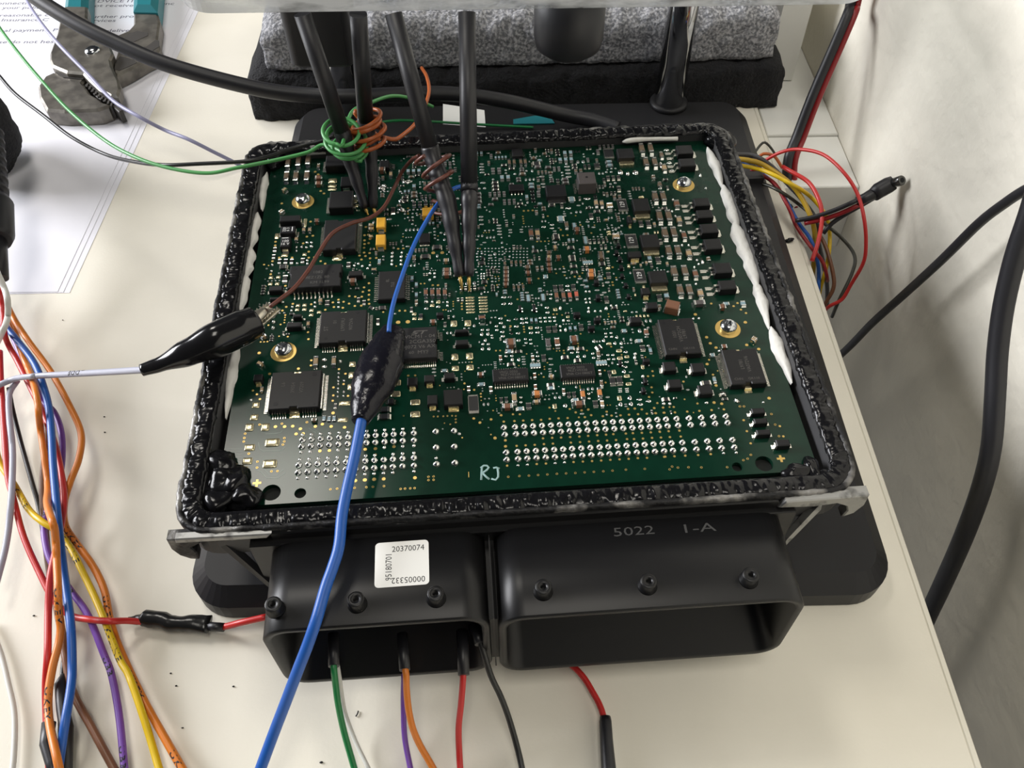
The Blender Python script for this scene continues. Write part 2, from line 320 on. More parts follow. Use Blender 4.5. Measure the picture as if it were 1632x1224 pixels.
# ---------------------------------------------------------------- control unit: case
ecu = thing('control_unit', 'opened black engine control unit with green circuit board and two connector shells', 'electronics', (0, 0, 0))
ZB = 48.0
def ring(b, o, i, z0, z1, mi=0):
    n = len(o); vs = [(x, y, z0) for x, y in o] + [(x, y, z1) for x, y in o] + [(x, y, z0) for x, y in i] + [(x, y, z1) for x, y in i]
    fs = []
    for k in range(n):
        j = (k + 1) % n
        fs += [(k, j, n + j, n + k), (n + k, n + j, 3 * n + j, 3 * n + k), (2 * n + j, 2 * n + k, 3 * n + k, 3 * n + j), (j, k, 2 * n + k, 2 * n + j)]
    return b.add(vs, fs, mi)
RO = (-91.2, -85.2, 90.8, 79.8); RI = (-86.0, -80.6, 85.8, 76.6)
b = MB(); ring(b, rrect(*RO, 10), rrect(*RI, 5), 40, 52); b.obj('case_rim', M_case, ecu)
b = MB(); layer(b, -82, -76, 82, 72, 6, [(12.6, 2), (14, 0), (38, 0), (39.9, -4.5)]); b.obj('case_tray', M_case, ecu)
b = MB(); ring(b, rrect(-85.9, -80.5, 85.7, 76.5, 5), rrect(-85.2, -79.8, 85.0, 75.95, 4.6), 41.2, 51.6); b.box(-85.9, -80.5, 40.0, 85.7, 76.5, 41.0); b.obj('inner_wall', M_tray, ecu, label='bare grey inner wall of the case')
# worn lip round the rim
b = MB(); N = 420; per = rrect(-91.5, -85.5, 91.1, 80.1, 10, 10)
def walk(poly, n):
    P2 = [Vector(p) for p in poly] + [Vector(poly[0])]; L = [0]
    for a, c in zip(P2, P2[1:]): L.append(L[-1] + (c - a).length)
    out = []; j = 0
    for k in range(n):
        s = L[-1] * k / n
        while L[j + 1] < s: j += 1
        t = (P2[j + 1] - P2[j]).normalized(); out.append((P2[j] + t * (s - L[j]), t))
    return out
def bead(path2, prof, z, amp, fr, seed=0, closed=True, dirn=1, zamp=1.0):
    """ragged bead along a closed outline: prof = (offset outwards, height) points"""
    vs = []; fs = []; n = len(prof); N = len(path2)
    for i, (p, t) in enumerate(path2):
        nr = Vector((t.y, -t.x))
        for (o, h) in prof:
            q = Vector((p.x + nr.x * o, p.y + nr.y * o, z + h)); a = amp * (noise.noise(q * fr + Vector((seed, 0, 0))) + 0.7 * noise.noise(q * fr * 2.4 + Vector((0, seed, 0))) + 0.45 * noise.noise(q * fr * 5.1))
            e = noise.noise(q * fr * 1.3 + Vector((seed, 5, 5)))
            vs.append((q.x + nr.x * a * 0.7, q.y + nr.y * a * 0.7, q.z + (a * zamp + 0.2 * amp if h > 0.05 else 0)))
    for i in range(N if closed else N - 1):
        j = (i + 1) % N
        for k in range(n - 1): fs.append((i * n + k, j * n + k, j * n + k + 1, i * n + k + 1))
    return vs, fs
vs, fs = bead(walk(per, 700), [(-1.6, 0), (-1.5, 0.5), (-0.8, 1.1), (0.0, 1.0), (0.4, 0.3), (0.45, -1.5), (0.3, -4)], 51.9, 0.35, 0.35, 3); b.add(vs, fs, 0, True)
b.obj('worn_lip', M_worn, ecu, label='worn metal lip with black residue')
mid = rrect(-88.4, -82.6, 88.1, 77.9, 7.5, 8)
b = MB(); vs, fs = bead(walk(mid, 1500), [(-3.1, -0.6), (-3.0, 0.25), (-2.4, 0.7), (-1.5, 0.95), (-0.5, 1.1), (0.5, 1.05), (1.4, 0.9), (2.1, 0.5), (2.4, 0.0)], 51.95, 0.55, 0.42, 11, zamp=1.0); b.add(vs, fs, 0, True)
b.obj('sealant_bead', M_seal, ecu, label='lumpy glossy black sealant round the rim')
b = MB(); b.box(-66, -86.6, 44.5, 68, -85.3, 51.6, ch=0.4); b.box(-72, -88.4, 12.9, 73, -85.4, 48.4, ch=0.3); b.obj('front_flange', M_shell, ecu)
# sealant blobs in the corners of the board
for i, (u, v, rx, ry, rz) in enumerate(((352, 742, 4.2, 5, 2.6), (366, 770, 5.6, 5.5, 3.6), (388, 792, 5.0, 4.0, 3.0), (345, 790, 5, 6, 3), (1294, 745, 2.0, 4.2, 2.4), (1270, 752, 4.4, 2.2, 2.3), (1318, 765, 4, 3, 2.6), (1150, 222, 6, 4.5, 3), (437, 250, 4, 6, 3))):
    p = P(u, v, 50); b = MB(); b.blob((0, 0, 0), (rx, ry, rz), 0, 0.45, 0.8, i + 1, 22, 14); b.obj('sealant_blob', M_seal, ecu, (p.x, p.y, 49.6))
# white putty between board and case
def putty(pts, wid, a0=.35, a1=.35):
    b = MB(); c = spline([P(u, v, 48.3) for u, v in pts], 0.5); n = len(c); vs = []; fs = []; K = 9
    for k, q in enumerate(c):
        t = (k + .5) / n; e = min(1, t / a0) ** .7 * min(1, (1 - t) / a1) ** .7; d = (c[min(k + 1, n - 1)] - c[max(k - 1, 0)]).normalized(); sd = Vector((d.y, -d.x, 0))
        w1 = wid * e * (1 + .5 * noise.noise(Vector((k * .16, wid * 3, pts[0][0])))); w2 = wid * e * (1 + .4 * noise.noise(Vector((k * .21, wid * 5, pts[0][1]))))
        for j in range(K):
            f = -1 + 2 * j / (K - 1); x = f * (w1 if f < 0 else w2); h = (1 - f * f) ** .6 * 1.5 * (.35 + .65 * e) + .22 * noise.noise(Vector((q.x * .8 + x, q.y * .8, pts[0][0])))
            vs.append(q + sd * x + Vector((0, 0, h if 0 < j < K - 1 else -.5)))
    for k in range(n - 1):
        for j in range(K - 1): fs.append((k * K + j, k * K + j + 1, (k + 1) * K + j + 1, (k + 1) * K + j))
    b.add(vs, fs, 0, True); b.obj('putty', M_putty, ecu)
putty([(426, 276), (420, 300), (417, 336)], 1.6); putty([(411, 340), (404, 365), (400, 396)], 2.1); putty([(399, 394), (394, 418), (391, 442)], 2.3, .2, .3)
putty([(391, 438), (387, 462), (383, 496)], 2.0, .2, .4); putty([(379, 535), (372, 580), (366, 620), (360, 668)], 1.7, .3, .5)
putty([(1127, 236), (1139, 262), (1152, 300)], 2.2, .4, .5); putty([(1152, 296), (1163, 325), (1175, 362)], 2.3, .3, .2); putty([(1170, 352), (1182, 388), (1195, 420), (1209, 462)], 2.7, .2, .3)
putty([(1203, 450), (1214, 480), (1226, 525)], 2.0, .3, .5); putty([(1228, 522), (1244, 562), (1262, 612)], 2.2, .3, .5)
p0, p1 = P(488, 244, 50.2), P(519, 242, 50.2)
b = MB(); b.tube([p0, p1], 0.9, 8); b.obj('putty', M_putty, ecu)
b = MB(); b.tube(spline([P(992, 226, 50.4), P(1020, 222, 50.6), P(1080, 221, 50.4)]), [0.3, 0.9, 1.0, 1.0, 1.0, 0.9] + [0.8] * (len(spline([P(992, 226, 50.4), P(1020, 222, 50.6), P(1080, 221, 50.4)])) - 6), 8); b.obj('putty', M_putty, ecu)
# bare cast corners at the front: silver bars, hooks and struts
def yprism(b, poly, y0, y1, mi=0):
    M = Matrix(((1, 0, 0, 0), (0, 0, -1, 0), (0, 1, 0, 0), (0, 0, 0, 1)))
    return b.prism(poly, -y1, -y0, mi, 0.35, M)
b = MB(); yprism(b, [(-90, 52.6), (-90.5, 50.6), (-67, 50.2), (-65.5, 52.2)], -87.2, -85.2); b.obj('cast_bar', M_alu, ecu, label='bare silver casting edge at the front left corner')
b = MB(); yprism(b, [(69.5, 52.2), (68.0, 49.2), (78, 48.6), (87.5, 50.2), (87, 52.6)], -87.4, -85.2); b.obj('cast_bar', M_alu, ecu, label='bare silver casting edge at the front right corner')
b = MB(); yprism(b, [(-92.4, 52), (-92.7, 47), (-91.6, 43.5), (-89.4, 41.2), (-87.2, 40.6), (-86.8, 44.5), (-87.4, 47.2), (-84.5, 49.2), (-84, 52)], -86.9, -83.8); b.obj('corner_hook', M_worn, ecu)
b = MB(); yprism(b, [(92.2, 52), (92.4, 47), (90.8, 43), (87.8, 41.0), (88.4, 44.5), (87.4, 47), (83.5, 49.2), (83.5, 52)], -87.0, -83.8); b.obj('corner_hook', M_alu, ecu)
def strut(a, c, wd, m, **k):
    d = (c - a); n2 = Vector((-d.y, d.x, 0)).normalized() * wd; up = Vector((0, 0, 1.6)); b = MB()
    vs = [a - n2 - up, a + n2 - up, c + n2 * 0.7 - up, c - n2 * 0.7 - up, a - n2 * 0.6 + up, a + n2 * 0.6 + up, c + n2 * 0.45 + up, c - n2 * 0.45 + up]
    b.add(vs, [(3, 2, 1, 0), (4, 5, 6, 7), (0, 1, 5, 4), (1, 2, 6, 5), (2, 3, 7, 6), (3, 0, 4, 7)]); b.obj('strut', m, ecu, **k)
strut(P(352, 856, 46), P(440, 935, 26), 1.7, M_case); strut(P(1304, 800, 46), P(1248, 862, 32), 1.7, M_alu, label='bare metal strut at the right')
# connector shells
def shell(x0, x1, z0, z1, r, yb, yf, name, label):
    o = rrect(x0, z0, x1, z1, r, 8); t = 2.1; i = rrect(x0 + t, z0 + t, x1 - t, z1 - t, r - t, 8); n = len(o); b = MB()
    L = [[(x, yb, z) for x, z in o], [(x, yf + 0.6, z) for x, z in o], [(x * 1 + (0.5 if x < (x0 + x1) / 2 else -0.5) * 0, yf, z) for x, z in rrect(x0 + .5, z0 + .5, x1 - .5, z1 - .5, r - .5, 8)], [(x, yf + 0.3, z) for x, z in i], [(x, yb - 3, z) for x, z in i]]
    vs = [p for l in L for p in l]; fs = []
    for j in range(4):
        for k in range(n): fs.append((j * n + k, j * n + (k + 1) % n, (j + 1) * n + (k + 1) % n, (j + 1) * n + k))
    fs.append(tuple(4 * n + k for k in range(n))); fs.append(tuple(range(n - 1, -1, -1)))
    b.add(vs, fs); bm = bmesh.new(); me = b.mesh(name, M_shell); bm.from_mesh(me); bmesh.ops.recalc_face_normals(bm, faces=bm.faces); bm.to_mesh(me); bm.free()
    for p in me.polygons: p.use_smooth = len(p.vertices) == 4
    md = link(name, me, ecu, label=label); sm = me.attributes.get('sharp_edge'); return md
sh1 = shell(-67.2, -10.5, 12.6, 49, 7.0, -88.2, -112.2, 'connector_shell', 'smaller left connector shell carrying the white sticker')
sh2 = shell(-8.5, 69.6, 12.6, 49, 7.0, -88.2, -113.0, 'connector_shell', 'wider empty right connector shell')
b = MB(); b.box(-12.5, -110.5, 18, -6.5, -88.3, 43.5); b.box(-9.7, -111.5, 14, -9.3, -88.3, 46.6); b.obj('shell_web', M_shell, ecu)
for k, (u, v) in enumerate(((435, 963), (567, 955), (694, 946), (866, 935), (1034, 926), (1197, 916))):
    p = P(u, v, 52); b = MB(); b.lathe([(2.5, 49.0), (2.4, 49.4), (2.1, 49.8), (2.1, 52.0), (1.9, 52.2), (0.75, 52.2), (0.7, 50.0)], 20); b.obj('locating_peg', M_shell, sh1 if k < 3 else sh2, (p.x, p.y, 0))
st = [P(u, v, 49.1) for u, v in ((602, 865), (680, 860), (681, 932), (599, 937))]; sc = sum(st, Vector()) / 4
b = MB(); b.prism(rrect(-6.9, -6.3, 6.9, 6.3, 1.1), 49.02, 49.12); lb = b.obj('label_sticker', M_label, sh1, (sc.x, sc.y, 0), label='white sticker with numbers')
lb.rotation_euler.z = math.radians(0.5)
b = MB(); text_on(b, '20370074', (1.6, 4.1), 2.3, 0, 49.135, wide=0.92); text_on(b, '95180701', (-3.3, -0.7), 2.3, math.pi / 2, 49.135, wide=0.84); text_on(b, '00005332', (1.6, -4.6), 2.3, math.pi, 49.135, wide=0.94)
b.obj('print', M_black_ink, lb)
b = MB(); p = P(1010, 847, 49); text_on(b, '5022', (p.x, p.y), 3.6, math.radians(0.3), 49.03, wide=1.55); p = P(1112, 842, 49); text_on(b, '1-A', (p.x, p.y), 3.6, math.radians(0.3), 49.03, wide=1.8)
b.obj('part_marking', mat('grey dot marking', (0.035, 0.035, 0.035), 0.6), sh2, label='faint grey dotted number')
# ---------------------------------------------------------------- circuit board
def board_mesh():
    c = bpy.data.curves.new('b', 'CURVE'); c.dimensions = '2D'; c.fill_mode = 'BOTH'; c.extrude = 0.8 * S
    def poly(pts):
        s = c.splines.new('POLY'); s.points.add(len(pts) - 1); s.use_cyclic_u = True
        for q, (x, y) in zip(s.points, pts): q.co = (x * S, y * S, 0, 1)
    poly(rrect(-82.8, -75.6, 82.8, 75.4, 1.5, 3))
    for u, v, r in HOLES:
        p = P(u, v, ZB); poly([(p.x + r * math.cos(a * math.pi / 14), p.y + r * math.sin(a * math.pi / 14)) for a in range(28)])
    o = bpy.data.objects.new('t', c); COL.objects.link(o); me = bpy.data.meshes.new_from_object(o.evaluated_get(bpy.context.evaluated_depsgraph_get()))
    bpy.data.objects.remove(o); me.materials.clear(); me.materials.append(M_pcb); me.name = 'circuit_board'; return me
HOLES = ((432.5, 785, 2.55), (478.5, 786, 1.6), (1218, 739, 2.5), (1175, 744, 1.45))
pcb = link('circuit_board', board_mesh(), ecu, (0, 0, ZB - 0.8))
for u, v, r in HOLES:
    p = P(u, v, ZB); b = MB(); b.lathe([(r - 0.02, ZB - 1.9), (r - 0.02, ZB - 1.75)], 24); b.obj('hole_shade_disc', M_hole_shade, ecu, (p.x, p.y, 0))  # dark disc under each cut hole, coloured as its inner shade
# crops of the photograph the positions were read in: origin and zoom
CROP = {'A': (400, 220, 6.8), 'B': (600, 220, 6.8), 'C': (800, 220, 6.8), 'D': (980, 220, 6.8), 'E': (400, 380, 6.8), 'F': (600, 380, 6.8), 'G': (800, 380, 6.8), 'H': (980, 380, 6.8),
        'I': (360, 540, 6.8), 'J': (580, 540, 6.8), 'K': (780, 540, 6.8), 'L': (1000, 540, 6.8), 'M': (340, 650, 6.277), 'N': (580, 650, 6.277), 'O': (800, 640, 6.277), 'Q': (1040, 640, 6.277), 'U': (0, 0, 1)}
def cp(c, x, y): o = CROP[c]; return o[0] + x / o[2], o[1] + y / o[2]
TAKEN = []                                   # (x, y, half x, half y) on the board
def frame(c, x, y, w, h, z):
    """centre, width and depth in mm of a top face seen at x, y with size w, h"""
    u, v = cp(c, x, y); k = CROP[c][2]; p = P(u, v, z)
    dx = (P(u + w / k / 2, v, z) - P(u - w / k / 2, v, z)).length; dy = (P(u, v - h / k / 2, z) - P(u, v + h / k / 2, z)).length
    return p, dx, dy
# ---- unit shapes, shared by all copies
def u_chip(mi_top=0):
    b = MB(); b.box(-.34, -.46, .02, .34, .46, .96, 0, .06); b.box(-.5, -.5, 0, -.30, .5, 1, 1, .08); b.box(.30, -.5, 0, .5, .5, 1, 1, .08)
    b.add([(-.62, -.5, 0), (-.5, -.5, 0), (-.5, .5, 0), (-.62, .5, 0), (-.5, -.44, .5), (-.5, .44, .5)], [(0, 4, 5, 3), (0, 1, 4), (3, 5, 2)], 1)
    b.add([(.62, -.5, 0), (.5, -.5, 0), (.5, .5, 0), (.62, .5, 0), (.5, -.44, .5), (.5, .44, .5)], [(0, 3, 5, 4), (0, 4, 1), (3, 2, 5)], 1); return b
def u_fat():
    """ceramic capacitor with rounded soldered ends"""
    b = MB(); b.box(-.30, -.47, .02, .30, .47, .95, 0, .08)
    for sgn in (-1, 1):
        M = Matrix.Translation((sgn * .38, 0, 0)); pr = []
        vs = [(sgn * (.38 + .13 * math.cos(a)), .5 * math.sin(bb) , 1.02 * abs(math.cos(bb)) * (0.45 + .55 * abs(math.sin(a))) if False else 0) for a in () for bb in ()]
        b.box(sgn * .40 - .12, -.5, 0, sgn * .40 + .12, .5, 1.03, 1, .16)
        x0, x1 = sgn * .52, sgn * .64
        q = [(x0, -.48, 0), (x1, -.42, 0), (x1, .42, 0), (x0, .48, 0), (x0, -.36, .62), (x0, .36, .62), ((x0 * .4 + x1 * .6), -.36, .2), ((x0 * .4 + x1 * .6), .36, .2)]
        f = [(4, 6, 7, 5), (6, 1, 2, 7), (0, 1, 6, 4), (3, 5, 7, 2)]
        b.add(q, f if sgn < 0 else [t[::-1] for t in f], 1)
    return b
def u_net():
    b = MB(); b.box(-.5, -.30, .05, .5, .30, .8, 0, .05)
    for k in range(4):
        x = -.39 + .26 * k
        for sgn in (-1, 1): b.box(x - .08, min(sgn * .26, sgn * .5), 0, x + .08, max(sgn * .26, sgn * .5), .72, 1, .05)
    return b
def u_dome(n=10, dent=0.0, flat=.55):
    b = MB(); b.lathe([(.5, 0), (.47, .25 * flat), (.36, .62 * flat), (.2, .9 * flat), (.001, (1 - dent) * flat)], n, 0, cap=False); return b
def u_pillow():
    b = MB(); L = [(.5, 0), (.5, .35), (.40, .75), (.22, .95)]; R0 = [(k, [(x, y) for x, y in rrect(-r, -r, r, r, r * .35, 3)]) for k, (r, z) in enumerate(L)]; n = len(R0[0][1])
    vs = [(x, y, L[k][1]) for k, ps in R0 for x, y in ps] + [(0, 0, 1)]
    fs = [(k * n + q, k * n + (q + 1) % n, (k + 1) * n + (q + 1) % n, (k + 1) * n + q) for k in range(3) for q in range(n)] + [(3 * n + q, 3 * n + (q + 1) % n, 4 * n) for q in range(n)]
    return b.add(vs, fs, 0, True)
def u_disc(n=12): b = MB(); b.lathe([(.5, 0), (.48, .08), (.001, .08)], n, 0, cap=False, smooth=False); return b
def u_ring(n=12):
    b = MB(); b.lathe([(.5, 0), (.46, .09), (.28, .09)], n, 0, cap=False, smooth=False); b.lathe([(.28, .09), (.24, .02), (.001, .02)], n, 1, cap=False, smooth=False); return b  # second slot: dark centre painted as the shade of the bore
def u_sot():
    b = MB(); b.box(-.36, -.26, .08, .36, .26, 1, 0, .08)
    for x, s in ((-.24, -1), (.24, -1), (0, 1)): b.box(x - .09, min(s * .2, s * .5), 0, x + .09, max(s * .2, s * .5), .3, 1, .08)
    return b
def u_pin():
    b = MB(); b.lathe([(.5, 0), (.48, .10), (.42, .24), (.31, .36), (.22, .42), (.18, .46), (.17, .58), (.10, .62), (.001, .62)], 14, 0, cap=False); return b
UN = {}
def unit(kind):
    if kind in UN: return UN[kind]
    if kind in ('C', 'T', 'O', 'E', 'W', 'R', 'K', 'G'): r = (u_fat() if kind in 'CTOEW' else u_chip(), ['chip_capacitor' if kind in 'CTOEW' else 'chip_resistor'][0], [M_cer[kind], M_tin if kind == 'R' else M_sold], {})
    elif kind == 'M': r = (u_fat(), 'stacked_capacitor', [M_cer['W'], M_sold], {})
    elif kind == 'N': r = (u_net(), 'resistor_network', [M_cer['G'], M_tin], {})
    elif kind == 'o': r = (u_dome(12, .25, .5), 'solder_pad', [M_sold], {})
    elif kind == 'g': r = (u_pillow(), 'solder_pad', [M_pad], {})
    elif kind == 'p': r = (u_dome(10, 0, .6), 'solder_dot', [M_sold], {})
    elif kind == 'v': r = (u_disc(), 'test_point', [M_gold], {})
    elif kind == 'h': r = (u_ring(), 'via', [M_gold, M_hole_shade], {})
    elif kind == 'D': r = (u_sot(), 'small_transistor', [M_chip2, M_sold], {})
    elif kind == 'J': r = (u_pin(), 'solder_joint', [M_sold], {})
    UN[kind] = [r[0], r[1], r[2], r[0].mesh(r[1], r[2])]; return UN[kind]
CNT = {}; REST = {}
def put(kind, x, y, lx, ly, h, rz=0.0, z=ZB, small=False):
    ub, nm, ms, me = unit(kind)
    if CNT.get(nm, 0) < (300 if not small else 0):
        CNT[nm] = CNT.get(nm, 0) + 1; link(nm, me, ecu, (x, y, z), rz, (lx, ly, h))
    else:
        r = REST.setdefault(kind, MB()); c, s_ = math.cos(rz), math.sin(rz)
        r.add([(x + vx * lx * c - vy * ly * s_, y + vx * lx * s_ + vy * ly * c, z + vz * h) for vx, vy, vz in ub.v], ub.f)
        r.m[-len(ub.m):] = ub.m; r.sm[-len(ub.sm):] = ub.sm
HT = {'C': .85, 'T': .85, 'O': .8, 'E': .8, 'W': .9, 'M': .95, 'R': .36, 'K': .8, 'G': .5, 'N': .5, 'o': .5, 'g': .2, 'p': .9, 'v': 1, 'h': 1, 'D': .8}
def items(s):
    """'crop kind x,y,w,h[,rot] ...' sizes as seen in the crop; long side decides the orientation"""
    c = kd = None
    for t in s.split():
        if len(t) == 2 and t[1] == ':': c = t[0]; continue
        if len(t) == 1: kd = t; continue
        q = [float(a) for a in t.split(',')]
        x, y = q[0], q[1]; dw, dh = {'v': (27, 20), 'h': (27, 20), 'p': (28, 25), 'o': (44, 27), 'g': (44, 30)}.get(kd, (50, 30)); w, h = (q[2], q[3]) if len(q) > 3 else (dw, dh); rot = math.radians(q[4]) if len(q) > 4 else 0
        p, dx, dy = frame(c, x, y, w, h, ZB + (0.2 if kd in 'vhpog' else 0.5))
        TAKEN.append((p.x, p.y, dx / 2 + .12, dy / 2 + .12))
        if kd in 'vh': d = (dx + dy) / 2; put(kd, p.x, p.y, d, d, 1); continue
        if kd in 'pog': put(kd, p.x, p.y, dx, dy, min(dx, dy) * HT[kd], rot); continue
        hz = min(dx, dy) * HT[kd]
        if kd != 'N' and kd != 'D' and dx < dy or kd in 'ND' and dx < dy: put(kd, p.x, p.y, dy * .84, dx, hz, rot + math.pi / 2)
        else: put(kd, p.x, p.y, dx * .84 if kd not in 'ND' else dx, dy, hz, rot)
# ---- larger parts: boxes given by their top face in the photograph
def lead_row(b, n, f0, f1, half_w, edge, L, zm, side, wl, mi=0):
    """gull-wing leads on one side (l r b t) of a body with half sizes"""
    for k in range(n):
        s = f0 + (f1 - f0) * (k + .5) / n
        pr = [(edge - .1, zm), (edge + L * .35, zm), (edge + L * .5, .14), (edge + L, .12)]; t = .16
        for (a, za), (c, zc) in zip(pr, pr[1:]):
            vs = []
            for (q, z) in ((a, za), (c, zc)):
                for sg in (-1, 1):
                    for zz in (z - t / 2, z + t / 2): vs.append({'r': (q, s + sg * wl / 2, zz), 'l': (-q, s + sg * wl / 2, zz), 't': (s + sg * wl / 2, q, zz), 'b': (s + sg * wl / 2, -q, zz)}[side])
            f = [(1, 3, 7, 5), (0, 4, 6, 2), (0, 1, 5, 4), (2, 6, 7, 3), (4, 5, 7, 6)]
            b.add(vs, f if side in 'rb' else [x[::-1] for x in f], mi)
def chip(name, r, h, leads=(), L=1.5, wl=.26, tabs='', text=(), dots=(), m=None, label=None, notch='', ch=.25, par=None, zoff=.15, lead_mat=None):
    """r = (x0, y0, x1, y1) px of the top face; leads = (side, n, from, to) with fractions of the half size"""
    x0, y0, x1, y1 = r; z = ZB + h; c = P((x0 + x1) / 2, (y0 + y1) / 2, z)
    dx = (P(x1, (y0 + y1) / 2, z) - P(x0, (y0 + y1) / 2, z)).length / 2; dy = (P((x0 + x1) / 2, y0, z) - P((x0 + x1) / 2, y1, z)).length / 2
    TAKEN.append((c.x, c.y, dx + (L if any(l[0] in 'lr' for l in leads) else .3), dy + (L if any(l[0] in 'tb' for l in leads) else .3)))
    b = MB(); out = [(-dx, -dy), (dx, -dy), (dx, dy), (-dx, dy)]
    nw, nd = dx * .17, dy * .09
    out = []
    out += [(-dx, -dy)] + ([(-nw, -dy), (-nw * .8, -dy + nd), (nw * .8, -dy + nd), (nw, -dy)] if 'b' in notch else []) + [(dx, -dy)]
    out += [(dx, -nw), (dx - nd, -nw * .7), (dx - nd, nw * .7), (dx, nw)] if 'r' in notch else []
    out += [(dx, dy)] + ([(nw, dy), (nw * .8, dy - nd), (-nw * .8, dy - nd), (-nw, dy)] if 't' in notch else []) + [(-dx, dy)]
    out += [(-dx, nw), (-dx + nd, nw * .7), (-dx + nd, -nw * .7), (-dx, -nw)] if 'l' in notch else []
    b.prism(out, zoff, h, 0, ch)
    for (fx, fy, rr) in dots: b.lathe([(rr, h + .005), (rr * .98, h + .03), (0.01, h + .03)], 14, 1, Matrix.Translation((fx * dx, fy * dy, 0)), cap=False, smooth=False)
    o = b.obj(name, [m or M_chip, M_chip2], ecu, (c.x, c.y, ZB), label=label)
    for sd in 'lrtb':
        ls = [l for l in leads if l[0] == sd]
        if not ls: continue
        q = MB()
        for (_, n, a, e) in ls:
            hf = dy if sd in 'lr' else dx; lead_row(q, n, a * hf, e * hf, hf, dx if sd in 'lr' else dy, L, h * .45, sd, wl)
        q.obj('leads', lead_mat or M_tin, o, kind='stuff')
    for t in tabs:
        q = MB(); wdt = dx * .2
        for sg in ((-1,) if t == 'b' else (1,)):
            e = sg * dy; q.box(-wdt, min(e - sg * nd, e + sg * 1.6), .02, wdt, max(e - sg * nd, e + sg * 1.6), .14); q.box(-wdt, min(e - sg * nd, e + sg * .5), .14, wdt, max(e - sg * nd, e + sg * .5), .9, 0, .2)
        q.obj('heat_tab', M_pad, o, label='tinned heat tab')
    if text:
        q = MB()
        for (s, fx, fy, sz, ang) in text: text_on(q, s, (fx * dx, fy * dy), sz, math.radians(ang), h + .012)
        q.obj('marking', M_mark, o)
    return o, dx, dy, h
QL = (('l', 24, -.95, .95), ('r', 24, -.95, .95), ('b', 6, -.90, -.30), ('b', 6, .30, .90), ('t', 6, -.90, -.30), ('t', 6, .30, .90))
chip('driver_chip', (431, 591, 510, 650), 2.6, QL, tabs='bt', notch='bt', dots=((-.72, -.72, .75), (.72, .78, .75), (.82, -.82, .32)), text=(('L6', -.5, .3, 1.6, 90), ('39054', -.1, .1, 1.6, 90), ('V7209', .25, .1, 1.6, 90)), L=1.7, label='large black driver chip with leads on all sides and a gold heat tab')
chip('driver_chip', (510, 494.5, 583, 545), 2.6, QL, tabs='bt', notch='bt', dots=((.62, .82, .6), (-.7, -.7, .6)), text=(('ST', -.72, -.1, 1.9, 90), ('01', -.35, .3, 1.6, 90), ('L9959U', 0, .1, 1.7, 90), ('9072V6', .35, .1, 1.6, 90)), L=1.7)
chip('power_chip', (516, 349, 567, 397), 3.0, (('l', 26, -.95, .95), ('r', 26, -.95, .95)), tabs='b', notch='bt', L=1.6, wl=.24)
chip('power_chip', (461, 421.5, 543, 457), 3.2, (('b', 10, -.86, .72), ('t', 10, -.86, .72)), notch='lr', dots=((-.82, .72, .8), (.68, .3, .45)), text=(('1082', .1, .3, 1.7, 0), ('8EZ1ZL 80', .1, -.15, 1.7, 0), ('KM 1L99', .2, -.6, 1.7, 0)), L=2.3, wl=.45, label='wide black power chip with ten tinned leads')
chip('interface_chip', (603, 431, 645, 476), 2.0, (('l', 14, -.9, .9), ('r', 14, -.9, .9)), text=(('8L', -.3, .3, 1.5, 90), ('TLE', .1, .0, 1.5, 90)), L=1.5, wl=.3)
chip('logic_chip', (629, 521, 696, 571), 2.6, (('b', 20, -.9, .95), ('t', 20, -.9, .9), ('r', 6, -.92, -.35), ('r', 6, .35, .92), ('l', 6, -.92, -.35), ('l', 6, .35, .92)), notch='rl', dots=((.66, -.70, .65),),
     text=(('VICM1 - 04', .2, .38, 2.0, 0), ('2CGA350', .32, .06, 2.0, 0), ('0J072 V6 AX', .16, -.27, 1.9, 0), ('MYS', .35, -.62, 1.9, 0), ('60', -.2, -.62, 1.6, 0)), L=1.7, wl=.24, label='black logic chip with a double-letter emblem and lettering')
lg = [o for o in ecu.children if o.name.startswith('logic_chip')][0]
b = MB(); zz = 2.62                        # emblem: slanted S joined to a slanted T
for pl in ([(0, 0), (1.6, 0), (2.3, .75), (1.2, .75), (1.6, 1.15), (2.9, 1.15), (3.1, 1.5), (.9, 1.5), (.35, .55), (1.3, .55), (1.0, .3), (.15, .3)], [(2.9, 0), (3.45, 0), (4.1, 1.15), (5.0, 1.15), (5.2, 1.5), (3.2, 1.5), (3.0, 1.15), (3.55, 1.15)]): b.prism([(x - 1.4, y + 3.4) for x, y in pl], zz, zz + .01)
b.obj('emblem', M_mark, lg)
SS = (('b', 14, -.95, .95), ('t', 14, -.95, .95))
TX = (('VNQ 5050', -.1, .45, 1.25, 0), ('9EZ1V0328', 0, 0, 1.25, 0), ('VN6 CH 080', -.05, -.5, 1.25, 0), ('ST', .72, -.5, 1.3, 0))
chip('switch_chip', (785, 587, 842, 607), 1.9, SS, text=TX, L=1.5, wl=.3, lead_mat=M_tin, label='black switch chip with two rows of leads, left of two alike')
chip('switch_chip', (893, 580, 948, 600.5), 1.9, SS, text=TX, L=1.5, wl=.3, label='black switch chip with two rows of leads, right of two alike')
def rchip(corners, h, **k):
    """top face from its four px corners TL TR BR BL"""
    (a, b_), (c, d), (e, f), (g, i) = corners
    return chip(k.pop('name'), ((a + g) / 2, (b_ + d) / 2, (c + e) / 2, (f + i) / 2), h, **k)
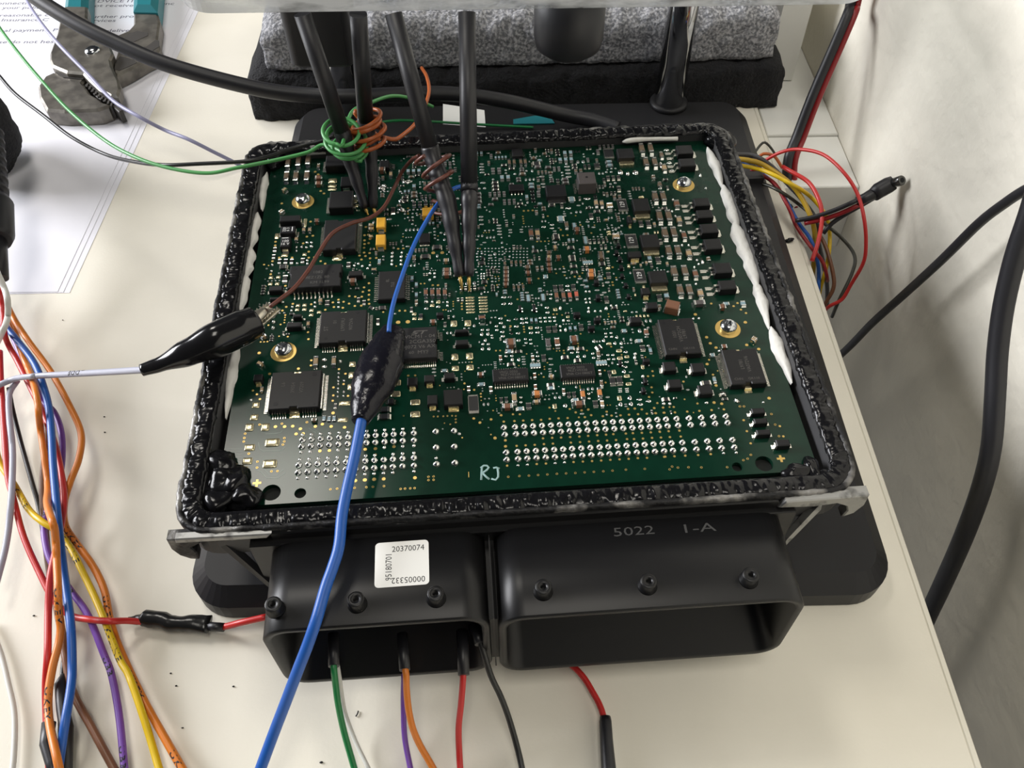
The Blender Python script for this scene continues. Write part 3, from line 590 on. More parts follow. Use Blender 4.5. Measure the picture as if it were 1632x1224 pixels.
rchip(((1047.6, 509), (1105, 505), (1118, 561), (1061, 565)), 2.6, name='driver_chip', leads=(('l', 24, -.95, .95), ('r', 24, -.95, .95)), tabs='bt', notch='bt', dots=((-.68, .78, .6),), text=(('1031', -.25, .1, 1.6, 90), ('V3072CH', .05, .1, 1.6, 90), ('L9781', .3, .1, 1.6, 90), ('CHN', -.55, -.72, 1.2, 0), ('GK110', .35, -.72, 1.2, 0)), L=1.6, wl=.24)
rchip(((1150, 557), (1206, 554), (1222, 609), (1164, 612)), 2.6, name='driver_chip', leads=(('l', 24, -.95, .95), ('r', 24, -.95, .95)), tabs='bt', notch='bt', text=(('L9781', -.1, .1, 1.6, 90), ('VA072V6', .25, .1, 1.6, 90), ('CHN', -.5, -.72, 1.2, 0), ('GK110', .35, -.72, 1.2, 0)), L=1.6, wl=.24)
chip('pressure_sensor', (921, 274, 949, 292), 5.0, (('l', 8, -.9, .9), ('r', 8, -.9, .9)), dots=((0, 0.1, .5),), m=M_cer['K'], L=1.4, wl=.35, label='tall grey sensor with a pin hole in its lid')
chip('small_chip', (816, 236, 833, 248), 1.6, (('l', 4, -.9, .9), ('r', 4, -.9, .9)), L=.9, wl=.3, m=M_chip)
chip('small_chip', (605, 255, 620, 267), 1.6, (('l', 4, -.9, .9), ('r', 4, -.9, .9)), L=.9, wl=.3)
chip('small_chip', (811, 293, 835, 303), 1.6, (('b', 4, -.9, .9),), L=.9, wl=.3, m=M_chip2)
chip('small_chip', (668, 371, 685, 386), 1.2, (('b', 7, -.95, .95), ('t', 7, -.95, .95)), L=.9, wl=.22)
chip('small_chip', (618, 634, 627, 643), 1.0, (('r', 4, -.95, .95), ('l', 4, -.95, .95)), L=.8, wl=.2)
# blocks with metal ends: diodes and tantalum capacitors
def block(name, r, h, ends='lr', m=None, em=None, dep=.9, fill=1.0, label=None, lname='terminal', rz=0, text=(), **k):
    o, dx, dy, h = chip(name, r, h, m=m or M_chip, label=label, zoff=.1, **k)
    for e in ends:
        q = MB(); w_ = (dy if e in 'lr' else dx) * fill * .62
        if e in 'lr': s = -1 if e == 'l' else 1; a, c = sorted((s * (dx - .05), s * (dx + dep))); q.box(a, -w_, 0, c, w_, .22, 0, .05); a, c = sorted((s * (dx - .05), s * (dx + .22))); q.box(a, -w_, .2, c, w_, h * .62, 0, .05)
        else: s = -1 if e == 'b' else 1; a, c = sorted((s * (dy - .05), s * (dy + dep))); q.box(-w_, a, 0, w_, c, .22, 0, .05); a, c = sorted((s * (dy - .05), s * (dy + .22))); q.box(-w_, a, .2, w_, c, h * .62, 0, .05)
        q.obj(lname, em or M_tin, o)
    if text:
        q = MB()
        for (s_, fx, fy, sz, ang) in text: text_on(q, s_, (fx * dx, fy * dy), sz, math.radians(ang), h + .012)
        q.obj('marking', M_white_ink, o)
    if rz: o.rotation_euler.z = math.radians(rz)
    return o, dx, dy, h
for r in ((1057, 576, 1077, 590), (1102, 578, 1123, 592), (1065, 604, 1086, 617), (1113, 613, 1135, 627), (1198, 650, 1219, 658), (1202, 666, 1223, 674), (1206, 684, 1228, 692), (1237, 700, 1259, 710),
          (1030, 481, 1048, 491), (1004, 504, 1022, 513), (708, 593, 724, 603), (725, 524, 746, 529), (726, 541, 746, 549), (467, 500, 480, 505), (457, 513, 480, 521), (429, 455, 450, 463), (430, 473, 446, 477), (556, 431, 577, 439)):
    block('power_diode', r, 2.2)
block('power_diode', (446, 343, 478, 352), 3.4, label='larger black diode')
for r in ((649, 601, 665, 613), (676, 597, 692, 608), (681, 629, 697, 644), (1000, 344, 1007, 354), (1001, 400, 1022, 409), (1022, 458, 1036, 468)): block('power_diode', r, 2.2, 'bt', em=M_pad)
block('power_diode', (404, 596, 418, 606), 2.2, 'b', em=M_pad)
block('shunt_block', (707, 620, 737, 645), 2.4, 'b', em=M_pad, fill=.9, text=(), label='square black power part with a gold end')
for r, txt in (((447, 360, 470, 371), (('220', -.45, 0, 1.5, 90), ('6 3', .05, 0, 1.5, 90), ('I', .62, 0, 3.2, 0))), ((447, 377, 462, 393), (('I', 0, .72, 3.2, 90), ('100', 0, .1, 1.6, 0), ('16 V', 0, -.45, 1.6, 0)))):
    block('tantalum_capacitor', r, 2.6, 'lr' if txt[0][0] == '220' else 'tb', m=M_chip2, text=txt, label='black tantalum capacitor with white print')
for r in ((600, 346, 614, 362), (599, 373, 614, 390)): block('tantalum_capacitor', r, 2.4, 'tb', m=M_yel, em=M_tin, label='yellow tantalum capacitor')
block('tantalum_capacitor', (673, 330, 690, 343), 2.4, 'lb', m=M_yel, label='yellow tantalum capacitor')
block('film_capacitor', (1062, 478, 1083, 491), 3.2, 'lr', m=M_cer['C'], em=M_sold, rz=-22, dep=.5, fill=1.5, label='tilted brown block capacitor')
# transistors with a metal back
for r in ((1079, 231, 1104, 244), (1083, 252, 1108, 264), (1106, 315, 1131, 327), (1111, 334, 1136, 346), (1117, 356, 1144, 370), (1123, 380, 1150, 396), (1138, 418, 1166, 434), (1146, 446, 1173, 460)):
    o, dx, dy, h = chip('power_transistor', r, 3.0, ch=.3)
    q = MB(); q.box(dx - .2, -dy * .9, .02, dx + 1.1, dy * .9, .55, 0, .1); q.box(dx + .3, -dy * .55, .02, dx + 1.6, dy * .75, .2, 0, .05); q.obj('heat_tab', M_tin, o)
    for s in (-.62, .62):
        q = MB(); lead_row(q, 1, s * dy - .5, s * dy + .5, dy, dx, 3.2, 1.4, 'l', .8); q.box(-dx - 3.9, s * dy - .7, 0, -dx - 1.9, s * dy + .7, .22, 0, .1); q.obj('lead', M_tin, o)
    q = MB(); q.box(-dx - .7, -.35, .5, -dx, .35, 1.1, 0, .1); q.obj('lead', M_tin, o)
for r in ((519, 247, 550, 264), (525, 304, 562, 330)):
    o, dx, dy, h = chip('power_transistor', r, 3.6, ch=.3, label='large black power transistor with a metal edge')
    q = MB(); q.box(-dx - 1.3, -dy * .95, .02, -dx + .2, dy * .95, 1.0, 0, .15); q.obj('heat_tab', M_tin, o)
    for s in (-.6, 0, .6):
        q = MB(); lead_row(q, 1, s * dy - .5, s * dy + .5, dy, dx, 2.2, 1.4, 'r', .8); q.obj('lead', M_tin, o)
block('power_transistor', (543, 281, 560, 296), 2.6, 'b', em=M_tin, label='small square power transistor')
for r in ((984, 236, 1010, 251), (1009, 316, 1035, 335), (1022, 373, 1050, 393), (1035, 431, 1063, 450), (870, 294, 902, 312)):
    o, dx, dy, h = chip('power_transistor', r, 2.6, ch=.25, m=M_chip2 if r[0] == 870 else None)
    q = MB(); q.box(-dx * .88, -dy - 1.9, .02, dx * .88, -dy + .2, .9, 0, .12); q.obj('heat_tab', M_pad if r[0] != 870 else M_sold, o)
    for s in (-.6, .6):
        q = MB(); q.box(s * dx - .9, dy, .02, s * dx + .9, dy + 1.5, .4, 0, .1); q.obj('lead', M_tin, o)
# flat resistors with silver frames and white codes
for r, tx in (((985, 318, 999, 334), '129'), ((998, 374, 1015, 392), '129'), ((1011, 430, 1028, 448), '129'), ((963, 237, 977, 250), ''), ((747, 631, 762, 655), '')):
    o, dx, dy, h = chip('current_resistor', r, .8, m=M_cer['R'], ch=.05)
    q = MB(); q.box(-dx * 1.04, -dy * 1.32, 0, dx * 1.04, -dy * .95, .86, 0, .06); q.box(-dx * 1.04, dy * .95, 0, dx * 1.04, dy * 1.16, .86, 0, .06); q.box(-dx * 1.1, -dy, 0, -dx, dy, .6); q.box(dx, -dy, 0, dx * 1.1, dy, .6); q.obj('end_cap', M_tin, o)
    if tx: q = MB(); text_on(q, tx, (0, 0), 2.3, math.pi / 2, .82); q.obj('code', M_white_ink, o)
# mounting screws on gold rings
for (u, v, hu, hv, a) in ((483, 321.5, 482, 317, .3), (1089.5, 295, 1090, 290, 1.1), (452, 561, 453, 553, .6), (1160, 524, 1161, 517, .9)):
    p = P(u, v, ZB); TAKEN.append((p.x, p.y, 4.1, 4.1))
    b = MB(); b.lathe([(4.0, .02), (3.95, .12), (.01, .12)], 40, cap=False, smooth=False); o = b.obj('gold_ring', M_gold, ecu, (p.x, p.y, ZB))
    b = MB(); R6 = 30; pr = [(2.65, .15), (2.72, .5), (2.72, 1.0), (2.6, 1.5), (2.2, 2.05), (1.55, 2.4)]
    b.lathe(pr, R6, cap=False); n = R6
    star = [((1.25 if k % 2 else .98) * math.cos(math.pi * k / 6), (1.25 if k % 2 else .98) * math.sin(math.pi * k / 6)) for k in range(12)]
    star = [(r_ * math.cos(t), r_ * math.sin(t)) for k in range(R6) for t in [2 * math.pi * k / R6] for r_ in [1.02 + .2 * math.cos(6 * t)]]
    vs = [(1.55 * math.cos(2 * math.pi * k / n), 1.55 * math.sin(2 * math.pi * k / n), 2.4) for k in range(n)] + [(x, y, 2.5) for x, y in star] + [(x * .95, y * .95, 1.3) for x, y in star]
    b.add(vs, [(k, (k + 1) % n, n + (k + 1) % n, n + k) for k in range(n)] + [(n + k, n + (k + 1) % n, 2 * n + (k + 1) % n, 2 * n + k) for k in range(n)] + [tuple(2 * n + k for k in range(n))], 0, False)
    b.obj('mounting_screw', M_steel, ecu, (p.x + .1, p.y + .3, ZB), rz=a)
# solder joints of the connector pins
def rowpts(a, c, n=None, us=None, z=ZB):
    if us: return [(u, a[1] + (c[1] - a[1]) * (u - a[0]) / (c[0] - a[0])) for u in us]
    return [(a[0] + (c[0] - a[0]) * k / (n - 1), a[1] + (c[1] - a[1]) * k / (n - 1)) for k in range(n)]
def joints(pts, d=1.9, kind='J', h=None):
    for (u, v) in pts:
        p = P(u, v, ZB + .3); put(kind, p.x, p.y, d, d, d * (1.0 if kind == 'J' else .7), random.random() * 6); TAKEN.append((p.x, p.y, d / 2 + .2, d / 2 + .2))
US = [482, 496.5, 511, 525.5, 540.3, 555, 570, 584.6, 598.6, 613.2, 627.3, 642, 659.7]
for (y0, y1, dx0) in ((700.3, 689.5, 0), (711, 701, -1.5), (740.5, 729, -6), (752.5, 741.5, -7)): joints(rowpts((482 + dx0, y0), (659.7, y1), us=[u + dx0 * (659.7 - u) / 178 for u in US]), 2.0)
for (y0, y1, dx0, skip) in ((692, 681.5, 0, ()), (720, 709.5, -2.5, (2, 3, 7, 8, 10)), (731.5, 721, -4, (9,)), (761.5, 750.5, -7.5, (5, 11))):
    joints([q for k, q in enumerate(rowpts((482 + dx0, y0), (659.7, y1), us=[u + dx0 * (659.7 - u) / 178 for u in US])) if k not in skip], 1.05, 'p')
joints(((694.5, 687), (723.5, 686), (695, 712.5), (724, 711), (695.5, 739), (725, 737)), 2.1); joints(((732, 690.5), (695, 729)), 1.0, 'p')
UA = [803, 820.7, 835, 849.4, 863.7, 878, 892, 906, 920.3, 934.6, 949, 962.8, 976.8, 991, 1005.5, 1019.5, 1033.4, 1047.7, 1061.5, 1078.3, 1098, 1117.6, 1137, 1157]
for (y0, y1, e0, e1) in ((680.6, 662.8, 0, 0), (692, 673.5, 1.5, 3), (720.2, 700.4, 3.7, 10.5), (732, 712.5, 4.5, 13.6)):
    us = [u + e0 + (e1 - e0) * (u - 803) / 354 for u in UA]; joints(rowpts((us[0], y0), (us[-1], y1), us=us), 2.05)
# ---- everything small that can be read off the photograph
items('''A: M 405,275,52,125 518,262,52,125 622,250,52,120 388,425,52,125 490,425,52,125 608,420,52,125 C 735,445,95,36 735,508,90,36 W 732,305,30,62 T 368,572,52,36,55 335,805,50,32,-40 C 718,912,62,38 T 572,996,34,56 637,996,34,56 492,1095,34,56
C 1420,360,84,40 T 1515,392,32,72 R 1540,778,46,72 1462,770,46,26 1465,820,46,26 v 695,362 727,390 755,570 790,597 333,705 645,902 670,1055 605,1065 565,1137 265,1120 262,1160 1230,1050 1230,1105 1230,1145 1280,1000 1270,1045 1290,1090 1275,1135 1240,890 1245,960
p 610,1130 655,1130 600,1180 650,1170 490,1180 548,1175 1130,625 1190,925 1280,1050 1395,800 g 1130,680,40,30 1140,730,46,28 885,462,92,50 880,517,92,30 880,553,92,24 280,1060,44,60 585,915,36,90 T 1300,990,60,28 1300,950,60,28 1300,1070,50,24 W 1190,910,34,54
E: v 265,33 262,73 232,243 213,385 305,205 445,205 372,510 452,705 382,738 340,778 565,50 625,140 625,205 687,200 755,243 803,270 1175,182 1240,187 1197,225 1290,212 1357,208 1285,155 1225,150 1225,97 1278,482 1225,527 1280,560 1212,575 1278,607 1200,628 1130,628 1065,622 1275,660 1280,705 1195,725 1125,728 1062,703 1003,683 948,660 887,690 995,748 898,740 805,770 652,710 617,1013 622,1088
p 232,283 222,350 500,265 610,235 612,270 675,235 605,40 655,40 660,85 547,90 492,90 490,130 950,740 950,690 985,295 1120,290 1208,295 1265,320 1290,285 695,690 695,735 448,738 440,778 1165,270 g 215,420 297,415 210,490 285,487 510,722 582,718 500,768 580,765 657,775 653,825 738,795 580,170 365,180,70,32 935,210,100,56 985,1185,86,62
R 258,112,36,54 245,190,36,50 308,240,36,56 375,240,40,58 440,240,36,58 560,232,42,58 350,305,92,46 370,430,54,84 1058,278,46,62 827,692,48,62 1165,656,34,54 1225,686,34,54 1375,890,34,72 1425,750,90,40 1300,745,52,30,-30 C 1105,478,92,50 T 1335,350,52,38 753,678,40,56 620,925,32,62 140,1065,62,40,35 p 135,900,40,36 130,965,40,36 245,840,40,36 245,900,40,36 240,965,40,36 G 1390,245,32,62
p 1530,155 1527,195 1527,235 1525,275 1625,195 1625,235 1625,275
F: p 175,150 172,190 168,238 168,278 275,150 272,190 268,235 268,278 580,375 630,375 630,415 578,445 540,685,48,28 605,683 770,687 770,725 1137,378,20,18 1167,378,20,18 1137,405,20,18 1167,405,20,18 1137,430,20,18 1167,430,20,18 1172,577,20,16 1207,577,20,16 R 655,92,104,42 530,193,108,44 742,922,32,54 480,838,40,62 1137,533,76,28 1140,262,76,34 1170,465,66,34
v 615,152,40,30 713,150,40,30 235,905,44,40 340,900,44,40 610,503 667,503 250,780 310,780 1453,948 W 408,215,36,64 C 762,358,104,42 762,402,104,42 535,590,42,100 605,590,42,100 673,590,42,100 742,590,42,100 T 755,250,66,36 G 385,425,32,58 432,495,32,58 432,605,32,58 W 432,692,32,58
g 670,685 605,722 410,815 412,865 477,865 838,920,68,64 990,915,68,64 o 670,735 540,755 R 378,760,30,56 D 690,850,100,62 1150,220,50,40 C 615,912,76,40 1145,880,74,56 1455,1155,116,74
g 1012,637,94,18 1012,667,94,18 1014,699,94,18 1016,731,94,18 1018,764,94,18 1020,796,94,18 1152,633,94,18 1154,664,94,18 1156,695,94,18 1158,727,94,18 1160,758,94,18 1162,790,94,18
W 1403,335,66,34 C 1403,378,66,34 1403,420,66,34 1403,463,66,34 1400,508,66,34 W 1392,270,26,56 1463,262,26,56 1512,260,26,56 1563,258,26,56 1490,530,26,56 1540,528,26,56 1590,525,26,56
o 1375,632 1445,630 1378,705 1452,702 1345,862 1435,882 1510,870 1580,870,34,24 1348,912 1580,912 1300,945,34,28 1383,952,34,34 1520,948 1305,987,34,26 1365,1008 1460,1025 1535,1022 1370,1055 1390,1110,34,40 1460,1105,34,40 1540,1100 1148,985,32,26 1208,985,32,26 1140,1033,34,40 1207,1030,34,40 1178,1098,34,38 1153,1140,32,26 1213,1140,32,26 1147,1192,34,38 1217,1190,34,38 1250,1045,28,20 1255,1072,28,20
G: W 275,322,66,34 C 283,380,66,34 295,462,66,40 W 510,160,60,32 T 508,205,60,30 C 505,240,66,34 C 508,295,66,34 515,345,66,34 610,215,66,38 N 285,645,52,82 445,636,52,82 930,262,108,46 905,20,48,84 R 577,532,46,64 640,527,46,64 773,522,46,64 1155,393,46,66 1132,655,46,74 505,978,48,66 572,974,48,66 857,956,48,66 760,192,78,30 765,225,78,32 778,297,78,30 785,362,78,28 748,95,78,32 1085,272,76,38 750,1192,84,30 850,1190,84,28 360,132,70,28 1050,1178,70,44,25
C 592,622,40,100 667,622,40,100 E 735,620,40,100 807,608,40,100 O 965,365,98,40 965,412,108,44 920,130,92,48 C 780,1113,104,64 598,1130,54,104 1563,1020,46,78 K 500,1140,54,112 W 1068,178,70,40 1075,215,76,40 T 575,105,60,34
G 320,880,28,58 370,880,28,58 740,968,28,58 795,965,28,58 470,415,60,36 1325,1000,70,34 1480,1110,76,34 p 690,985,32,44 632,950,30,26 635,997,30,26 1130,755,38,40 1183,725 1240,725 1010,785 1070,785 940,790,34,36 632,752,34,44 668,885,34,34 910,572 950,572 905,655 950,650 915,690 955,690 940,750
o 710,510 712,556 488,745 495,797 382,962 315,1018 387,1013 215,862,30,24 265,860,30,24 415,856,30,24 468,854,30,24 518,852,30,24 570,850,30,24 218,908,30,24 268,906,30,24 420,897,30,24 472,894,30,24 523,891,30,24 573,888,30,24 720,885,34,24 530,600,32,26 530,645,32,26 25,632 85,630 22,702 92,700 75,882 150,870 155,948 100,1025 175,1022 180,1100 255,1085,30,22 310,1092,30,22 262,1127,30,22 315,1135,30,22 997,1108,32,40 1102,1100,32,40 1225,1130,32,40 1293,1130,32,40 1245,1065,30,36 1190,1060,30,22 1130,1060,30,22 1125,1025,30,22 1183,1020,30,22
g 578,767 310,965 715,845,34,24 D 1020,498,86,62 1040,660,86,70 810,845,100,62 1030,905,100,62 965,990,100,62 195,770,62,80 350,770,62,80 1240,170,70,60 1275,240,70,60 1290,330,70,60 1300,420,66,56 1340,520,66,56 1370,640,66,60 1260,90,66,50
C: M 80,268,32,74 133,266,32,74 205,264,32,74 253,262,32,74 R 370,278,100,40 965,838,42,62 585,1072,86,50 1030,790,72,28 540,726,76,24 1030,300,60,56 N 755,668,76,58 635,880,80,64 785,955,50,82 905,1105,50,92 C 315,1040,48,100 T 385,1040,48,100 C 810,1012,72,46 W 700,945,38,70 T 1020,708,40,78 1080,715,40,74 1165,752,66,60 1235,1090,74,66 o 540,935,50,18 540,972,50,18 453,958,46,22 720,755,60,24 920,652,84,26 965,40,60,24
K: G 210,135,86,32 335,755,94,36 668,530,86,32 930,662,84,36 885,100,84,34 R 315,130,78,28 235,270,84,32 588,198,46,74 425,722,54,76 128,655,32,64 182,650,32,64 665,490,84,32 862,600,36,64 918,595,36,64 1150,698,52,78 1335,452,64,98 1410,446,64,98 820,195,84,36 955,230,78,36 990,97,76,28 1300,365,34,58 C 120,205,32,64 490,395,32,64 498,520,32,64 195,744,130,54 970,714,140,54 W 470,208,32,62 1180,165,38,80 805,568,32,72 1215,483,34,80 1195,362,32,58 T 510,684,84,34 672,412,66,34 270,645,52,130 1222,702,38,74 O 515,605,120,54 1012,605,48,128 1195,588,48,122
N 498,292,112,60 1215,262,116,56 D 1415,270,64,84 o 180,183,34,24 243,180,34,24 248,220,32,38 318,220,32,40 523,183,34,24 528,232,34,24 340,630,34,24 340,682,34,24 822,720,46,46 960,185,34,36 1030,183,34,36 1075,590,34,28 1080,640,34,24 895,145,34,24 958,140,34,24 1490,245,46,22 1475,300,46,24 1478,138,46,26 1460,350,40,42 1523,635,44,50 1422,705,44,50 1535,700,44,50 1120,155,34,26 1130,200,34,26 1285,170,34,24 1340,170,34,24 1295,215,34,24 1350,215,34,24
g 1350,355,46,44 1490,400,60,32 1508,485,60,32 1410,640,46,50 1405,125,60,32 1415,205,60,32 1490,190,50,28 708,728,44,50 o 1415,533,44,14 1416,552,44,14 1417,570,44,14 1490,533,44,14 1491,552,44,14 1492,570,44,14 v 128,825 255,815 330,815 652,742 872,757 1000,770 1070,765
L: G 130,20,76,34 250,120,34,70 920,175,62,36 945,438,36,64 R 165,95,54,62 420,650,86,36 855,474,118,44 1035,602,76,32 1060,645,76,26 D 200,262,100,66 190,472,74,84 170,572,74,84 o 130,652,56,28 140,706,60,30 230,672,60,28 25,636,44,48 38,700,44,48 p 395,700,40,30 460,700,40,30 860,690,44,26 1475,686,30,22 995,130,30,26 80,200,36,44 168,404,38,38 85,160,40,28 g 165,300,34,46 C 1045,92,70,40 T 1365,25,62,44,40
v 897,43 960,93 1292,62 1428,108 865,270,34,28 928,385 962,502,34,28 1537,640,38,32 940,687,36,28 1023,700,34,28 760,697 608,460 272,347 223,402 262,522 270,578 235,627 325,693 290,745 388,740 503,735 155,762 78,752
I: v 360,150,36,30 785,320,34,26 473,376,34,26 925,230 920,285 292,557 335,598 368,650 1165,523 1163,610 1157,667 1160,800 1225,325 1295,375 1275,487 1323,615 T 975,250,48,126 1170,245,44,116 390,550,34,62 372,280,62,52,-30 p 275,660,34,36 1222,370 1220,415 1217,455 1215,487 1215,535 1213,573 1210,620 1280,450 1277,570 1273,617 1240,240,38,36 o 1065,220,54,36 1065,297,60,36 R 1185,722,34,66 W 960,885,64,36
g 1372,272,66,56 1368,393,72,72 1350,518,62,64 1290,695,124,46 325,715,80,64
J: g 985,195,74,70 1145,185,74,70 990,318,76,54 1150,308,76,60 345,595,104,60 557,685,104,60 557,815,104,64 375,470,48,60 R 220,762,140,56 220,840,140,56 G 870,340,80,30 1580,130,86,32 h 755,838,20,15 800,838,20,15 860,835,20,15 905,832,20,15 955,830,20,15 995,832,20,15 995,868,22,18 995,902,22,18 430,830,20,15 v 1190,860,32,24 1257,905,34,26 1378,870,32,24 1420,1070,34,30 1487,825,32,24 1533,1097,34,26 1535,1162,36,28 480,395 555,393 1090,480 1195,550 C 1265,392,74,40 W 1135,540,34,62 1375,545,34,70 G 1272,490,90,34 p 1035,1025,36,24
M: g 408,92,78,58 360,193,82,74 520,190,80,74 590,345,142,76 362,395,104,62 340,530,98,64 305,612,78,50 295,745,72,60 565,558,138,78 1295,118,96,44 h 462,165 317,255 309,298 303,335 353,455 440,535 436,595 302,668 580,632 640,630 418,848 710,300 708,333 695,365 685,155 935,140 1170,812 1237,806 1413,797 1530,790 1595,786 v 620,185,36,28 712,185,36,28 793,180,36,28 870,207,36,28 827,258,36,28 898,255,36,28 1020,183,36,28 1090,160,36,28 1178,183,36,28 1312,192,36,28 1197,48,36,28 1065,428,36,28 1160,424,36,28 1442,413,36,28 1518,411,36,28 1620,405,36,28 1618,467,36,28 1420,725,40,32 1513,718,40,32 1607,712,40,32 G 1107,100,32,62 1158,105,32,62 1208,103,32,62
N: v 115,405,36,28 300,385,36,28 112,467,36,28 13,412,36,28 10,718,40,32 103,712,40,32 197,708,40,32 510,697,40,32 1312,300,36,28 h 25,792 90,787 200,780 367,808 411,805 463,803 507,800 645,687 697,684 645,720 697,717
O: v 18,198 125,192 213,187 302,182 392,180 478,170 567,165 657,162 830,153 893,133 738,105 797,85 865,75 1048,98 1010,143 1097,137 1187,135 1272,128 1362,123 1450,118 1540,113 1620,108 1262,70 1330,67 1400,75 1525,62 1612,57 32,385 36,443 147,440 237,435 328,430 420,423 510,418 411,365 503,360 592,357 683,352 775,347 863,340 953,333 1042,328 1115,323 1240,317 1310,313 1400,310 1490,305 1580,300 690,408 782,403 872,397 963,391 1052,387 1142,382 1252,372 1322,372 1412,367 1502,360 1592,357 52,638 348,622 440,617 717,602 810,597 902,592 993,587 1085,580 1177,575 1268,570 1360,563 1452,560 1625,550
p 162,637,34,24 255,630,34,24 533,615,34,24 627,607,34,24 h 63,750 175,742 270,738 362,732 455,726 550,720 642,716 735,711 828,705 920,700 1015,694 1107,688 1241,678 1430,670
Q: v 30,113 118,108 225,105 348,97 470,90 592,82 715,75 72,298 162,293 270,288 85,357 175,352 283,347 128,548 220,544 328,538 457,532 583,523 913,183 945,293 983,415 1275,243 1310,345 695,18 618,5 p 713,515,34,26 840,510,34,26 h 172,675 197,647 255,657 360,654 490,655 748,653 910,583 953,568 985,530 1190,122 1228,227 1266,343 875,45 916,45
D: M 290,128,52,118 385,125,52,118 335,275,52,110 430,275,52,110 435,650,56,120 520,650,56,120 480,860,60,140 580,860,60,140 540,1045,60,130 635,1040,60,130 T 535,330,46,80 C 668,725,56,80 T 695,900,54,80 C 748,1065,50,92 W 415,430,40,40 485,510,40,60 R 280,920,46,66 362,925,50,82 150,1010,1,1 p 70,375,44,36 140,385,44,36 235,375,44,36 925,400,34,40 985,540 800,1158 728,1158 712,1003 655,845 620,790 630,665 W 505,190,38,70
o 60,365,56,50 220,370,56,50 500,290,46,70 590,265,60,28 620,350,60,28 560,125,60,28
H: M 580,150,62,120 680,150,62,120 640,375,62,130 755,370,62,130 705,575,62,125 805,575,62,125 T 800,175,58,90 925,605,58,90 C 870,395,54,90 W 1012,230,40,46 p 950,250,36,50 908,275 890,230 862,308 880,490 850,865 910,862 v 1045,702 1288,730 1330,697 1367,768 1422,805 873,820,36,30 1415,905,36,30 995,1067,34,28 1035,1133,34,28 1097,1180,34,28 1430,1150,34,28 1560,1195,34,28
R 468,230,54,72 482,635,54,72 G 375,215,46,62 560,620,50,66 1390,705,52,60 C 1160,752,84,44 K 910,712,150,48 T 1505,1100,58,46,45 G 1205,705,80,30 R 1180,1182,70,34''')
# crosses, figure and hand writing on the mask
b = MB()
for (u, v, rr) in ((409.5, 770, 1.15), (1244.5, 731, 1.15)):
    p = P(u, v, ZB); b.box(p.x - rr, p.y - .33, ZB + .01, p.x + rr, p.y + .33, ZB + .05); b.box(p.x - .33, p.y - rr, ZB + .01, p.x + .33, p.y + rr, ZB + .052)
p = P(747, 757, ZB); text_on(b, '1', (p.x, p.y), 2.6, 0, ZB + .03, wide=.8); b.obj('gold_marks', M_gold, ecu, label='gold crosses and figure 1 on the board')
b = MB()
def pen(pts, w_=.34): b.tube([P(u, v, ZB + .02) for u, v in pts], w_, 6, 0, .15, up=(0, 0, 1))
pen([(767, 765), (768, 745)]); pen(spline([P(766, 746, ZB), P(774, 741, ZB), P(779, 746, ZB), P(770, 754, ZB)], .4) and [(766, 746), (771, 742), (776, 742), (779, 745), (776, 749), (769, 754)]); pen([(769, 754), (775, 760), (780, 764)]); pen([(786, 746), (791, 745), (796, 747)]); pen([(793, 746), (794, 753), (794, 760), (790, 765), (783, 763)])
b.obj('pen_initials', mat('pale pen ink', (0.30, 0.46, 0.45), 0.7), ecu, label='letters R J written on the board in pale ink')
# tracks under the mask
b = MB()
def track(s, w_=.13):
    pts = [P(*map(float, t.split(',')), ZB) for t in s.split()]
    for a, c in zip(pts, pts[1:]):
        d = (c - a).normalized(); n2 = Vector((-d.y, d.x, 0)) * w_
        b.add([a - n2, a + n2, c + n2, c - n2] + [q + Vector((0, 0, .03)) for q in (a - n2 * .8, a + n2 * .8, c + n2 * .8, c - n2 * .8)], [(4, 7, 6, 5), (0, 4, 5, 1), (1, 5, 6, 2), (2, 6, 7, 3), (3, 7, 4, 0)])
for k in range(9): track('%g,%g %g,%g %g,%g' % (363 - k * .9, 722 + k * 5.2, 372 + k * .4, 722 + k * 5, 376 + k * 1.6, 726 + k * 5.2))
for k in range(12): track('%g,%g %g,%g' % (360 - k, 716 + k * 4.4, 388 - k * .6, 715.4 + k * 4.4), .09)
track('412,705 414,716 420,719 449,718 455,712'); track('408,749 416,752 425,762 443,762 455,753'); track('420,745 430,758 440,758 452,748'); track('423,692 446,690 450,686'); track('492,682 505,691'); track('496,681 509,690')
for k in range(6): track('%g,%g %g,%g' % (655 - 19 * (k % 3) - k, 288 + 4 * k, 663 - 19 * (k % 3) - k, 296 + 4 * k), .08)
b.obj('tracks', M_trace, ecu, kind='stuff')
# irregular solder splats
for (u, v, s_) in ((649, 290, 1.6), (609, 300, 1.6), (640, 322, 1.2), (640, 335, 1.2), (612, 297, 1.0), (648, 314, 1.0), (1152, 628, .9), (1174, 640, .8)):
    p = P(u, v, ZB); b = MB(); b.blob((0, 0, 0), (s_, s_ * .7, .45), 0, .9, .5, u, 14, 8); b.obj('solder_splat', M_sold, ecu, (p.x, p.y, ZB + .1), rz=random.random() * 3)
